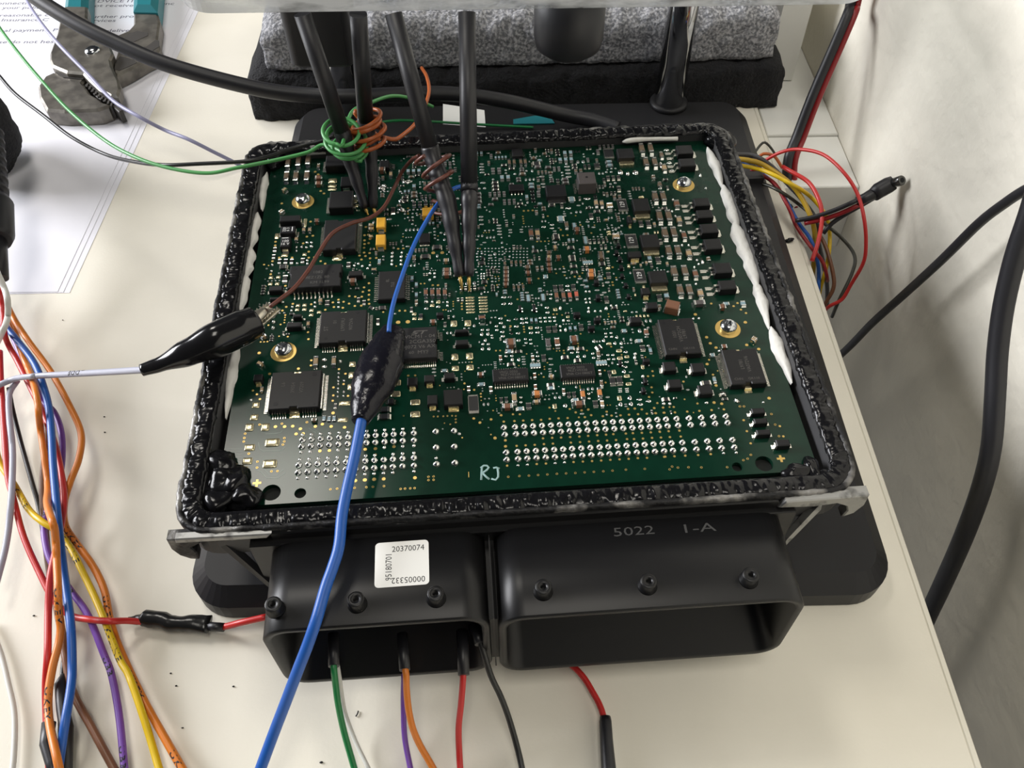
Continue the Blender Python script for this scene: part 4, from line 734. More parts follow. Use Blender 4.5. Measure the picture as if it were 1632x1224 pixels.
# ---- the crowded middle: minute parts too many to read singly
GR = {}
def grid_build():
    for (x, y, a, c) in TAKEN:
        for i in range(int((x - a) // 2), int((x + a) // 2) + 1):
            for j in range(int((y - c) // 2), int((y + c) // 2) + 1): GR.setdefault((i, j), []).append((x, y, a, c))
grid_build()
def free(x, y, a, c):
    for i in range(int((x - a) // 2), int((x + a) // 2) + 1):
        for j in range(int((y - c) // 2), int((y + c) // 2) + 1):
            for (X, Y, A, Cc) in GR.get((i, j), ()):
                if abs(x - X) < a + A and abs(y - Y) < c + Cc: return False
    return True
def take(x, y, a, c):
    for i in range(int((x - a) // 2), int((x + a) // 2) + 1):
        for j in range(int((y - c) // 2), int((y + c) // 2) + 1): GR.setdefault((i, j), []).append((x, y, a, c))
rr = random.Random(5)
p = P(824, 438, ZB); take(p.x, p.y, 3.0, 3.2)
def fill(u0, v0, u1, v1, n, kinds, sz, group=1):
    for _ in range(n):
        u, v = rr.uniform(u0, u1), rr.uniform(v0, v1); p = P(u, v, ZB); kd = rr.choice(kinds); L = rr.uniform(*sz); W_2 = L * rr.uniform(.5, .62)
        x = round(p.x / .55) * .55; y = round(p.y / .5) * .5
        vert = rr.random() < .55; k = rr.choice((1, 1, 2, 3, 4)) if group > 1 else 1
        for q in range(k):
            xx = x + (q * W_2 * 1.7 if vert else 0); yy = y - (0 if vert else q * W_2 * 1.7)
            if kd in 'vp': a = c = L * .28
            elif vert: a, c = W_2 / 2, L / 2 * 1.24
            else: a, c = L / 2 * 1.24, W_2 / 2
            if abs(xx) > 80 or abs(yy) > 74 or not free(xx, yy, a + .1, c + .1): continue
            take(xx, yy, a, c)
            if kd in 'vh': put(kd, xx, yy, L * .5, L * .5, 1, 0, small=True)
            elif kd == 'p': put(kd, xx, yy, L * .52, L * .5, L * .34, 0, small=True)
            elif kd == 'o': put(kd, xx, yy, (W_2 if vert else L), (L if vert else W_2), W_2 * .5, 0, small=True)
            else: put(kd, xx, yy, L, W_2, W_2 * .75, math.pi / 2 if vert else 0, small=kd not in 'CR')
fill(640, 228, 975, 330, 400, 'RRRGWWKppoKoD', (1.3, 2.3), 3)
fill(640, 330, 990, 470, 480, 'RRGpppppoovvWo', (.9, 1.7), 3)
fill(690, 470, 1010, 660, 330, 'ppppoovvRo', (.8, 1.4), 2)
fill(585, 235, 720, 420, 120, 'RWppov', (1.0, 1.9), 2)
fill(960, 300, 1045, 560, 160, 'RWppogT', (1.1, 2.0), 2)
fill(1045, 235, 1080, 480, 30, 'RWp', (1.2, 2.0), 1)
fill(410, 390, 470, 560, 50, 'pvR', (.9, 1.6), 2)
fill(545, 400, 640, 500, 60, 'vpR', (.9, 1.5), 1)
fill(1010, 560, 1150, 660, 45, 'pvRo', (.8, 1.5), 1)
fill(700, 590, 800, 700, 25, 'hvp', (.7, 1.2), 1)
# rows of dots below the sensor, as under a removed part
for i in range(15):
    for j in range(13):
        u, v = 762 + i * 5.6, 396 + j * 4.8
        p = P(u, v, ZB)
        if free(p.x, p.y, .3, .3): put('p', p.x, p.y, .62, .58, .3, small=True)
RN = {'p': 'tiny_solder_dots', 'v': 'tiny_test_points', 'h': 'tiny_vias', 'o': 'tiny_solder_pads', 'g': 'tiny_gold_pads'}
for kd, r in REST.items(): r.obj(RN.get(kd, 'tiny_chip_parts'), [M_sold_shade if m is M_sold else m for m in unit(kd)[2]], ecu, kind='stuff')  # minute parts get the solder copy darkened as painted shade
# ---------------------------------------------------------------- papers
def sheet(pts, z, th, lines, label):
    q = [P(u, v, z) for u, v in pts]; b = MB(); b.prism([(p.x, p.y) for p in q], z, z + th); o = b.obj('paper_sheet', M_paper); tag(o, label, 'paper', 'paper sheets under the pliers')
    if lines:
        t = MB(); d = (P(200, 300, z) - P(100, 302, z)); an = math.radians(-3.5)
        for (s_, u, v, sz, al) in lines:
            p = P(u, v, z + th); text_on(t, s_, (p.x, p.y), sz, an, z + th + .03, align=al, wide=1.25, bold=.05)
        t.obj('print', M_pink, o)
sheet([(-160, 473), (111, 467), (338, -30), (-160, -30)], .02, .12, None, 'bottom white sheet of the stack, its edge showing furthest right')
sheet([(-160, 470), (101, 466), (330, -30), (-160, -30)], .16, .12, None, 'middle white sheet of the stack under the pliers')
sheet([(-160, 468), (92, 465), (322, -30), (-160, -30)], .30, .12,
      (('in connection', 60, 5, 4.6, 'RIGHT'), ('your policies', 80, 12, 4.2, 'RIGHT'), ('of reasonable c', 78, 24, 4.4, 'RIGHT'), ('e Insurance C', 78, 31.5, 4.4, 'RIGHT'), ('original payment. P', 92, 48, 4.4, 'RIGHT'), ('ease do not hesi', 90, 66.5, 4.4, 'RIGHT'),
       ('A DVICE IT', 178, 2, 4.4, 'CENTER'), ('not receive', 178, 9, 4.4, 'CENTER'), ('further prov', 182, 26.5, 4.4, 'CENTER'), ('services', 160, 33, 4.4, 'CENTER'), ('delivery', 170, 49, 4.4, 'LEFT'), ('s unc', 262, 6, 4.4, 'CENTER')),
      'top printed white sheet of the stack with lines of grey text')
# ---------------------------------------------------------------- pliers
pl = thing('slip_joint_pliers', 'scuffed steel slip joint pliers with teal grips lying on the paper', 'pliers', tuple(P(150, 85, 0.5)))
pc = P(150, 85, 0.5)
def zpoly(pts, z, k=3.886): return [((P(x / k, y / k, z) - pc).x, (P(x / k, y / k, z) - pc).y) for x, y in pts]
b = MB(); b.prism(zpoly([(340, 452), (278, 480), (236, 540), (246, 612), (290, 690), (400, 700), (520, 694), (610, 690), (672, 668), (690, 652), (640, 640), (600, 610), (560, 585), (530, 540), (515, 520), (536, 490), (520, 478), (460, 475), (400, 470)], 8), .3, 8.4, 0, 1.2)
tz = zpoly([(520, 520), (560, 560), (600, 600), (640, 622), (690, 650), (735, 690), (760, 680), (720, 640), (650, 590), (600, 555), (545, 510)], 8); b.prism(tz, 1.0, 7.2, 1, .4)
for k in range(9):
    c = zpoly([(540 + k * 19, 530 + k * 15)], 8)[0]; b.box(c[0] - .55, c[1] - 1.6, 1.0, c[0] + .55, c[1] + 1.6, 7.9, 1, .2)
b.prism(zpoly([(345, 448), (400, 452), (520, 470), (540, 485), (520, 505), (470, 500), (400, 492), (360, 470)], 8), 8.3, 8.8, 1)  # dark patch on top, standing in for the shaded gap between the jaws
lj = b.obj('lower_jaw', [M_plier, M_plierd], pl, (0, 0, 0))
b = MB(); b.prism(zpoly([(405, 60), (385, 100), (362, 220), (316, 350), (316, 395), (330, 430), (420, 468), (520, 476), (560, 520), (620, 575), (690, 615), (738, 618), (754, 570), (745, 520), (702, 430), (694, 390), (712, 355), (690, 300), (600, 190), (548, 130), (548, 60)], 10), 6.0, 11.6, 0, 1.1); b.obj('upper_jaw', M_plier, pl)
b = MB(); b.prism(zpoly([(828, 66), (826, 150), (790, 190), (716, 222), (745, 250), (720, 340), (700, 395), (702, 450), (722, 470), (800, 430), (900, 370), (975, 335), (992, 290), (975, 240), (990, 130), (972, 66)], 8), .4, 7.6, 0, 1.0); b.prism(zpoly([(760, 245), (800, 212), (850, 194), (915, 205), (918, 222), (830, 262)], 8), 7.4, 7.75, 1); b.prism(zpoly([(890, 305), (960, 252), (985, 255), (988, 290), (930, 325)], 8), 7.4, 7.75, 1); b.prism(zpoly([(718, 380), (745, 350), (830, 372), (850, 390), (740, 440), (710, 432)], 8), 7.4, 7.75, 1)  # dark patches on the arm stand in for shade in its recesses
b.obj('slotted_arm', [M_plier, M_plierd], pl)
rv = zpoly([(574, 318)], 11.6)[0]
b = MB(); b.lathe([(3.9, 11.4), (3.8, 12.0), (3.0, 12.8), (1.5, 13.2), (.01, 13.3)], 24, 0, Matrix.Translation((rv[0], rv[1], 0)), cap=False); b.obj('rivet', M_steel, pl, label='bright round rivet')
for pts in ([(398, 85), (548, 92), (552, -60), (560, -300), (440, -300), (414, -60)], [(826, 76), (976, 80), (990, -60), (1010, -300), (880, -300), (832, -60)]):
    b = MB(); b.prism(zpoly(pts, 9), 0.4, 11.5, 0, 3.0); b.obj('grip', M_teal, pl)
# ---------------------------------------------------------------- wires
def px_r(px, p): return px / mm_px(p) / 2
LAID = []
def settle(pts, r):
    """lift a wire towards the viewer's side where it would run through one laid before it"""
    N = len(pts)
    for it in range(40):
        dz = np.zeros(N); A = np.array([tuple(p) for p in pts])
        for (Q, rq) in LAID:
            d = A[:, None, :] - Q[None, :, :]; D = np.sqrt((d ** 2).sum(2)); need = (r + rq) * 1.12 - D; need[need < 0] = 0; dz = np.maximum(dz, need.max(1))
        if dz.max() <= 0: break
        w = max(2, int(7)); k = np.hanning(2 * w + 3)[1:-1]; e = np.array([(dz[max(0, i - w):i + w + 1] * k[max(0, w - i):w + min(w, N - 1 - i) + 1]).max() for i in range(N)])
        for i in range(N):
            if e[i] > 0: v = (CAM - pts[i]); pts[i] = pts[i] + (v / v.z if it < 14 else Vector((0, 0, 1))) * (e[i] * 1.3 + .05)
    LAID.append((np.array([tuple(p) for p in pts]), r)); return pts
def wire(name, s, px, m, label, cat='wire', marks=(), group=None, n=10, step=1.2):
    """insulated wire through 'u,v,z' points; px = width seen in the photograph near the middle"""
    pts = spline(path(s), step); r = px_r(px, pts[len(pts) // 2]); pts = settle(pts, r); b = MB(); b.tube(pts, r, n)
    if not marks: o = b.obj(name, m); return tag(o, label, cat, group), pts, r
    root = thing(name, label, cat, pts[0], 0, group); b.v = [tuple(Vector(v) - pts[0]) for v in b.v]; b.obj('insulation', m, root)
    L = [0]
    for a, c in zip(pts, pts[1:]): L.append(L[-1] + (c - a).length)
    for (txt, u, v, sz, flip) in marks:
        t = MB()
        best = min(range(len(pts) - 1), key=lambda k: ((cxy(pts[k])[0] - u) ** 2 + (cxy(pts[k])[1] - v) ** 2)); s0 = L[best]
        vs, fs = glyphs(txt, sz, 'CENTER', space=1.2, bold=.065); out = []
        for (x, y) in vs:
            s1 = min(max(s0 + (x * 1.4) * (-1 if flip else 1), .01), L[-1] - .02); j = best
            while j > 0 and L[j] > s1: j -= 1
            while j < len(L) - 2 and L[j + 1] < s1: j += 1
            f = (s1 - L[j]) / max(1e-6, L[j + 1] - L[j]); c = pts[j].lerp(pts[j + 1], f); tg = (pts[min(j + 2, len(pts) - 1)] - pts[max(j - 1, 0)]).normalized()
            vw = (CAM - c); vw = (Vector((0, -.45, 1))).normalized(); up = (vw - tg * vw.dot(tg)).normalized(); sd = tg.cross(up) * (1 if flip else -1)
            a = max(-1.35, min(1.35, y / r * .95)); out.append(c + up * (math.cos(a) * (r + .03)) + sd * (math.sin(a) * (r + .03)) - pts[0])
        t.add(out, fs); t.obj('print', M_black_ink, root, label='black printed lettering')
    return root, pts, r
def cxy(p):
    q = CR.transposed() @ (Vector(p) - CAM); return (816 + FPX * q.x / -q.z, 612 - FPX * q.y / -q.z)
def add_part(root, name, pts, rad, m, n=14, **k):
    """tube fixed to a thing given in world mm"""
    o0 = root.location / S; R = Matrix.Rotation(-root.rotation_euler.z, 3, 'Z'); b = MB(); b.tube([R @ (Vector(p) - o0) for p in pts], rad, n); return b.obj(name, m, root, **k)
# bundle at the left, running down over the desk
wire('wire', '14,618,9 20,652,6 33,704,3 51,769,2.2 62,809,2 77,894 92,965 103,1030,2 100,1074 97,1150 100,1240', 8, W_['black'], 'black wire at the back of the left bundle')
wire('wire', '2,450,9 20,530,6 52,600 72,660,5 74,704 68,769,4 70,820 77,894,3 89,959 100,1015,3 104,1045 116,1102 147,1161 187,1235', 11, W_['brown'], 'brown wire in the left bundle curving to the lower right')
wire('wire', '0,455,12 10,495 22,540,8 36,572 52,604 68,640,8 86,656 98,690 99,735,6 92,770 80,800,6 71,832 72,862,7 82,896 112,940,6 140,980 165,1041,4 178,1076 190,1141 199,1230', 10, W_['purple'], 'purple wire in the left bundle', marks=(('UBB', 75, 812, 2.3, 0), ('UBB', 110, 936, 2.3, 0), ('UBB', 171, 1062, 2.3, 0), ('UBB', 196, 1212, 2.3, 0)))
o, _, _ = wire('wire', '-8,420,22 6,470,20 20,504,18 45,543 80,591,15 110,645,13 129,690,11 126,730 112,768 102,803,10 104,838,7 122,866,5 148,902 166,940 175,985 190,1032,4 226,1110 268,1186 305,1250', 11, W_['orange'], 'orange wire swinging furthest right in the left bundle', marks=(('UKEY', 117, 858, 2.5, 0), ('UKEY', 174, 972, 2.5, 0), ('UKEY', 219, 1092, 2.5, 0), ('UK', 282, 1210, 2.5, 0)))
wire('wire', '-10,700,6 0,738 23,773 46,812,7 68,832 90,846 111,871,7 131,910 160,972,6 190,1049,4 206,1078 232,1153 258,1240', 11, W_['yellow'], 'yellow wire in the left bundle', marks=(('KLINE', 36, 795, 2.4, 0), ('K-LINE', 113, 877, 2.6, 0), ('K-LINE', 178, 1028, 2.4, 0)))
o, pt, r_ = wire('wire', '0,560,10 2,614 7,690 12,756,9 22,797,8 38,856 64,915,7 86,956,5 111,980,4 140,987 175,990 214,990,3.5 330,1000,3.5 356,999 385,992,7 425,983,9', 10, W_['red'], 'red wire from the left bundle to the connector with a taped splice')
wire('wire', '-4,470,16 0,509 15,527 32,548 51,573,16 64,600 77,645,16 82,692 85,745 93,835 101,905,14 106,941 113,1000 115,1060,11 113,1095 104,1150 96,1205,7 90,1245', 12, W_['blue'], 'blue wire in the middle of the left bundle')
wire('wire', '0,440,14 4,480 8,535,12 28,576 51,622 72,666 87,706,12 97,750,12 102,790 99,828 89,876,12 80,920 77,972,10 76,1040 73,1089,6 74,1140,3 77,1200 80,1240', 10, W_['red'], 'red wire running straight down the middle of the left bundle')
wire('wire', '2,455,7 34,560,6 56,614,5 63,660,4 70,720,3 80,800,5 88,850,9 91,907,11 95,972,12 97,1010,11 84,1063,9 77,1110,8 79,1153,7 90,1205,5 100,1250', 11, W_['orange'], 'orange wire hugging the red one in the left bundle', marks=(('UKEY', 94, 968, 2.6, 0), ('UKEY', 76.5, 1122, 2.6, 0)))
b0 = thing('splice_tape', 'black tape wrapped round the red wire splice left of the connector', 'tape', P(275, 992, 3.5)); q0 = P(275, 992, 3.5)
def loft(b, secs, n=20, mi=0):
    """rings given as (centre, half width vector, half height vector)"""
    vs = [c + a * math.cos(2 * math.pi * k / n) + e * math.sin(2 * math.pi * k / n) for c, a, e in secs for k in range(n)]
    fs = [(i * n + k, (i + 1) * n + k, (i + 1) * n + (k + 1) % n, i * n + (k + 1) % n) for i in range(len(secs) - 1) for k in range(n)]
    fs += [tuple(range(n)), tuple((len(secs) - 1) * n + k for k in range(n - 1, -1, -1))]; return b.add(vs, fs, mi, True)
def seg(pts, wds, hs, z, rel, wig=0.0, seed=0, sub=3):
    """sections across a flat-lying body: px path, full widths in px, heights in mm"""
    c = [P(u, v, zz) for (u, v), zz in zip(pts, z if hasattr(z, '__len__') else [z] * len(pts))]; out = []; N = (len(c) - 1) * sub + 1
    for i in range(N):
        t = i / sub; j = min(int(t), len(c) - 2); f = t - j; f2 = f * f * (3 - 2 * f); p = c[j].lerp(c[j + 1], f); d = (c[j + 1] - c[j]); d = (c[min(j + 2, len(c) - 1)] - c[max(j - (0 if f > .5 else 1), 0)]).normalized()
        wd = (wds[j] + (wds[j + 1] - wds[j]) * f2) / mm_px(p) / 2; h = hs[j] + (hs[j + 1] - hs[j]) * f2; sd = Vector((-d.y, d.x, 0)).normalized()
        up = d.cross(sd); up = up if up.z > 0 else -up; k = 1 + wig * noise.noise(Vector((i * .5, seed, 0)))
        out.append((p - rel + sd * wig * 2 * noise.noise(Vector((i * .4, seed + 3, 1))), sd * wd * k, up * h * (1 + wig * noise.noise(Vector((i * .7, seed + 9, 0))))))
    return out
b = MB(); loft(b, seg([(206, 989), (222, 988), (232, 985), (262, 990), (282, 995), (305, 993), (334, 995)], [11, 16, 26, 28, 24, 27, 31], [1.4, 1.7, 2.8, 2.7, 2.3, 2.3, 1.3], 3.6, q0, .16, 2, 4)); b.obj('tape_wrap', M_tape, b0)
b = MB(); b.tube([P(330, 998, 3.6) - q0, P(357, 1000, 3.6) - q0], 1.35, 12); b.obj('sleeve_end', M_shr, b0)
t1 = thing('heat_shrink_splice', 'black heat shrink sleeve beside the blue wire at the lower left', 'sleeve', P(101, 1150, 2.4)); add_part(t1, 'sleeve', [P(103, 1075, 3.5), P(96, 1090, 3.5), P(100, 1130, 3.2), P(106, 1160, 3.2), P(104, 1240, 3)], [1.0, 1.6, 1.7, 1.9, 1.8], M_shr)
t1 = thing('heat_shrink_splice', 'black heat shrink sleeve under the orange wire at the bottom left', 'sleeve', P(78, 1170, 2)); add_part(t1, 'sleeve', [P(78, 1152, 3.2), P(74, 1185, 3), P(82, 1215, 3), P(90, 1250, 3)], [1.9, 1.8, 1.6, 1.5], M_shr)
wire('wire', '28,606,11 15,628,10 15,666,9 20,717,8 19,775,8 15,830 8,876 -6,930', 10, W_['grey'], 'grey wire hooking down at the left end of the clip lead')
wire('wire', '-20,990,2 0,1038 13,1089 23,1140 22,1205 16,1250', 9, W_['white'], 'white wire at the lower left corner of the desk')
wire('wire', '2,440,14 11,470 12,506,12 0,537 -12,560', 9, W_['white'], 'white wire emerging from the black sleeve at the left edge')
# black cable end at the left edge: foam block, ribbed boot, sleeve
b = MB(); b.blob((0, 0, 0), (15, 20, 24), 0, .3, .8, 4, 60, 40); p = P(-42, 205, 22)
for k, v in enumerate(b.v): d = Vector(v); b.v[k] = tuple(d * (1 + .03 * noise.noise(d * 1.2)))
tag(b.obj('foam_block', M_foamk, loc=p), 'rough black foam block at the left edge behind the ribbed cable boot', 'foam')
cb = thing('ribbed_cable_boot', 'black ribbed cable boot at the left edge from which coloured wires emerge', 'cable', P(-6, 300, 26)); a0, a1 = P(-12, 215, 34), P(-8, 330, 30)
add_part(cb, 'core', [P(-14, 195, 36), a1], 3.0, M_rub)
for k in range(8):
    c = a0.lerp(a1, k / 7.5); d = (a1 - a0).normalized(); add_part(cb, 'rib', [c - d * 1.2, c - d * .9, c + d * .9, c + d * 1.2], [3.2, 4.4 + k * .14, 4.4 + k * .14, 3.2], M_rub)
add_part(cb, 'plug_body', [P(-8, 322, 30), P(-7, 326, 30), P(-4, 376, 26), P(-4, 384, 26)], [5.6, 6.4, 6.0, 5.0], M_rub, 20); add_part(cb, 'sleeve', [P(-5, 380, 26), P(-1, 444, 20)], [3.6, 3.3], M_shr)
# thin wires crossing to the board at the upper left
wire('cable', '40,-20,70 62,0,68 120,36,64 180,66,60 270,104,54 400,139,46 480,151,42 560,154,40 700,149,34 800,160,28 900,183,19 945,192,17 985,205,16', 24, M_rub, 'thick black cable sweeping from the upper left behind the probes', 'cable', n=16)
wire('wire', '40,-8,30 47,9,30 68,40 95,72 140,118,26 180,160,22 220,185 262,207,16 300,222 340,242,10 372,258,4 384,265,1.5', 6, W_['violet'], 'pale violet grey wire passing over the pliers')
wire('wire', '-12,108,40 0,122 25,150 68,183 115,219 168,246 215,258,50 262,263,56 320,261,58 392,257,59 430,249,58 455,240,57 485,231,57 510,226,58 534,216,60', 6, W_['black'], 'thin black wire running from the left edge to the first probe')
# green lead: tail, coil round probe, tail to the right
def coil(base, top, R, turns, tilt=0.0, n=26, ph=0.0, jig=.8, grow=0.0):
    """loops round a probe axis"""
    ax = (top - base).normalized(); e1 = ax.cross(Vector((0, 0, 1))); e1 = (e1 if e1.length > .1 else Vector((1, 0, 0))).normalized(); e2 = ax.cross(e1); out = []
    N = int(n * turns)
    for i in range(N + 1):
        t = i / N; a = ph + 2 * math.pi * turns * t; r = R * (1 + .13 * jig * math.sin(a * .37 + ph)) + grow * t
        out.append(base.lerp(top, t) + e1 * math.cos(a) * r + e2 * math.sin(a) * r + ax * (tilt * math.sin(a + .6) + jig * .5 * math.sin(a * .61)))
    return out
def wire3(name, pts, r, m, label, step=1.0):
    b = MB(); b.tube(spline(pts, step), r, 9); return tag(b.obj(name, m), label, 'wire')
PR = {1: (P(582, 331, 50), P(560, 262, 63), P(546, 212, 73), P(482, 22, 111.8)), 2: (P(595, 331, 50), P(592, 262, 61), P(583, 195, 72), P(571, 22, 111.8)), 3: (P(733, 440, 52), P(715, 330, 66), P(688, 245, 76), P(627, 22, 111.8)), 4: (P(747, 440, 52), P(748, 318, 68), P(748, 305, 69), P(744, 20, 111.8))}
g = coil(P(560, 240, 66), P(543, 205, 75), 6.2, 4.1, 2.2, ph=2.6, jig=1.0)
wire3('wire', path('-14,20,46 0,45,46 30,85,48 65,127,50 110,176,52 165,222,54 215,250,56 270,268,57 330,276,58 380,267,60 440,255,60 490,243,62 520,231,64') + g[4:] + path('560,180,66 590,164,62 625,153,56 660,158,50 690,170,44') , .68, W_['lime'], 'green wire coiled loosely round the leftmost probe')
wire3('wire', path('606,195,40 640,192,30 690,194,22 740,197,16 790,200,14 850,203,13.4'), .6, W_['green'], 'thin green wire lying behind the probes on the black plate')
g = coil(P(590, 235, 66), P(582, 186, 75), 5.4, 5.2, 1.8, ph=.9, jig=1.1)
wire3('wire', g + path('600,215,66 612,219,62 630,222,60 645,213,58 662,197,54 676,172,50 684,145,48 680,122,46 672,108,44'), .75, W_['rust'], 'orange wire wound tightly round the second probe')
g = coil(P(704, 295, 70.1), P(688, 245, 76), 5.3, 2.3, 1.6, ph=2.2, jig=.8)
wire3('wire', g[::-1][:-2] + path('716,312,62 702,322,58 690,320,56') , .66, W_['copper'], 'reddish brown loops round the third probe'.replace('loops', 'wire looped'))
wire3('wire', path('668,248,72 655,256,66 640,275,60 628,300,56 612,330,55 590,347,55 560,356,56 530,372,57 510,400,57 492,430,58 470,458,59 445,478,60 430,489,60'), .66, W_['copper'], 'reddish brown wire from the third probe to the left crocodile clip')
wire3('wire', path('744,322,60 738,336,59 720,341,58 700,341,55 690,338,54'), .62, W_['copper'], 'short reddish brown wire loop low on the third probe')
wire3('wire', path('752,298,60 735,297,62 715,306,63 694,330,63 672,366,62 655,402,62 641,440,62 628,480,62 621,515,62 620,530,62'), .70, W_['blue'], 'thin blue wire from the fourth probe to the crocodile clip on the board')
# probes
def probe(k, label, tip, radii):
    a = PR[k]; root = thing('probe', label, 'probe', a[0], 0)
    add_part(root, 'probe_arm', [a[2], a[3]], [2.75, 2.75], M_rub, 20)
    add_part(root, 'shrink_sleeve', spline([a[0], a[0].lerp(a[1], .5), a[1], a[1].lerp(a[2], .6), a[2], a[2].lerp(a[3], .06)], 1.5), [radii[0] + (radii[1] - radii[0]) * min(1, t / 14) + .16 * math.sin(t * 1.3) for t in range(len(spline([a[0], a[0].lerp(a[1], .5), a[1], a[1].lerp(a[2], .6), a[2], a[2].lerp(a[3], .06)], 1.5)))], M_shr, 18)
    d = (tip - a[0]).normalized(); add_part(root, 'needle_tip', [a[0] - d * .5, a[0].lerp(tip, .55), a[0].lerp(tip, .6), a[0].lerp(tip, .95), tip], [.62, .62, .4, .38, .08], M_gold, 10, label='gold spring needle tip')
probe(1, 'black probe with green coil, leftmost of the four', P(587, 343, 48.3), (1.4, 2.75)); probe(2, 'black probe with orange coil, second from left', P(599, 343, 48.3), (1.5, 2.9))
probe(3, 'black probe with brown loops, third from left', P(737, 462, 48.3), (1.6, 2.95)); probe(4, 'upright black probe, rightmost of the four', P(748.5, 464, 48.3), (1.6, 2.75))
# left crocodile clip with its grey lead
wire('wire', '-14,620,9 0,613 26,603,11 50,600,14 77,598,20 154,594,38 221,590,54 250,588,58', 10, W_['grey'], 'grey lead with black lettering on the left crocodile clip', marks=(('BOOT', 126, 596, 2.6, 0),))
def clip(name, label, pts, wds, hs, z, m, jaw=None, sub=6, wig=0.0):
    rel = P(pts[0][0], pts[0][1], z[0]); root = thing(name, label, 'clip', rel); b = MB(); loft(b, seg(pts, wds, hs, z, rel, wig, 5, sub), 24); b.obj('boot', m, root)
    if jaw:
        (a, c, e) = jaw; A, C_, r = P(*a) - rel, P(*c) - rel, e; d = (C_ - A).normalized(); sd = Vector((-d.y, d.x, 0)).normalized(); up = d.cross(sd); up = up if up.z > 0 else -up
        q = MB(); L = (C_ - A).length
        n = 10; vs = []
        for (t, k) in ((-.4, 1), (.6, 1), (.92, .95), (1, .85)):
            for j in range(n + 1):
                an = math.pi * j / n; vs.append(A + d * L * t + sd * math.cos(an) * r * k - up * math.sin(an) * r * .8 * k - up * .3)
        q.add(vs, [(i * (n + 1) + j, (i + 1) * (n + 1) + j, (i + 1) * (n + 1) + j + 1, i * (n + 1) + j + 1) for i in range(3) for j in range(n)], 0, True)
        md = q.obj('lower_jaw', M_nick, root); s_ = md.modifiers.new('t', 'SOLIDIFY'); s_.thickness = .45 * S
        q = MB(); n = 10; vs = []
        for (t, k) in ((-.4, .9), (.3, .8), (.5, .62), (.62, .45)):
            for j in range(n + 1):
                an = math.pi * j / n; vs.append(A + d * L * t + sd * math.cos(an) * r * .92 * k + up * (math.sin(an) * r * .8 * k + .5))
        q.add(vs, [(i * (n + 1) + j, i * (n + 1) + j + 1, (i + 1) * (n + 1) + j + 1, (i + 1) * (n + 1) + j) for i in range(3) for j in range(n)], 0, True)
        md = q.obj('upper_jaw', M_nick, root); s_ = md.modifiers.new('t', 'SOLIDIFY'); s_.thickness = .45 * S
        q = MB()
        for j in range(6):
            for sg in (-1, 1):
                c0 = A + d * L * (.25 + .13 * j) + sd * sg * r * .85 * (1 - .35 * j / 6); v4 = [c0 - d * .7 - up * .5, c0 + d * .7 - up * .5, c0 + up * 1.0, c0 - d * .7 - up * .5 + sd * sg * .4, c0 + d * .7 - up * .5 + sd * sg * .4, c0 + up * 1.0 + sd * sg * .4]
                q.add(v4, [(0, 1, 2), (3, 5, 4), (0, 3, 4, 1), (1, 4, 5, 2), (2, 5, 3, 0)])
        q.obj('teeth', M_nick, root, kind='stuff')
    return root
clip('crocodile_clip', 'crocodile clip in a glossy black boot resting on the left rim of the unit', [(226, 590), (252, 582), (300, 562), (345, 542), (385, 523), (407, 513)], [22, 26, 44, 54, 55, 52], [1.7, 2.0, 4.0, 5.6, 5.4, 4.6], [57.5, 58, 59.6, 60.8, 60.3, 59.5], M_vinyl, ((402, 514, 59.6), (437, 486, 58.0), 2.9))
wire('wire', '579,655,60 576,672,60 565,728,59 553,780,58 545,822,57 540,871,56 530,905,55 519,936,54 505,985,52 491,1026,48 474,1070,42 455,1120,34 435,1172,26 408,1245,18', 19, W_['blue'], 'thick blue wire crossing the front of the unit to the bottom edge', n=16)
clip('crocodile_clip', 'crocodile clip in a black sleeve lying across the board on the blue wire', [(627, 528), (620, 545), (607, 580), (594, 615), (583, 645), (574, 671)], [40, 54, 74, 70, 50, 30], [3.0, 3.8, 5.0, 4.8, 3.4, 2.3], [58, 58.5, 59.0, 59.4, 59.6, 60], M_tape2, sub=7, wig=.06)
# wires out of the left connector shell
def shw(s, z): return path(s, z)
def lead(label, sheath, s, px, m, sr=1.45, sm=M_shr):
    o, pt, r = wire('connector_wire', s, px, m, label, 'wire')
    if sheath:
        q = path(sheath); b = MB(); b.tube(q, [sr * 1.05] + [sr] * (len(q) - 2) + [sr * .95] if len(q) > 2 else sr, 14); c = b.obj('sheath', sm, o)
lead('green wire hanging from the left connector shell', '531,1010,26 532,1062,26', '531,1050,26 532,1066,26 535,1092,22 539,1122,18 548,1165,11 562,1215,5 572,1250,2', 10.5, W_['green'])
lead('white wire behind the green one at the left connector shell', None, '538,1060,20 541,1080,16 545,1110,10 551,1140,6 568,1185,3 588,1226,2 600,1250,2', 7, W_['white'])
lead('orange wire hanging from the left connector shell', '641,1010,26 645,1068,26', '644,1055,26 647,1074,26 648,1100,22 651,1129,18 657,1158,14 668,1185,9 685,1215,5 705,1250,2', 11, W_['orange'])
lead('purple wire behind the orange one at the left connector shell', None, '644,1075,16 643,1100,12 643,1125,8 645,1175,4 654,1224,2 660,1250,1.8', 9, W_['purple'])
lead('red wire with faint print hanging from the left connector shell', '737,1005,27 738,1040,27 739,1076,26', '738,1060,26 738,1080,25 735,1120,19 731,1160,12 732,1200,6 735,1250,3', 10.5, W_['red'], 1.6)
lead('black wire curving out of the left connector shell', '754,995,29 762,1015,29 765,1026,29', '762,1014,29 768,1030,28 782,1076,22 798,1110,17 811,1145,12 824,1190,7 832,1225,5 836,1250,4', 10, W_['black'], 1.5)
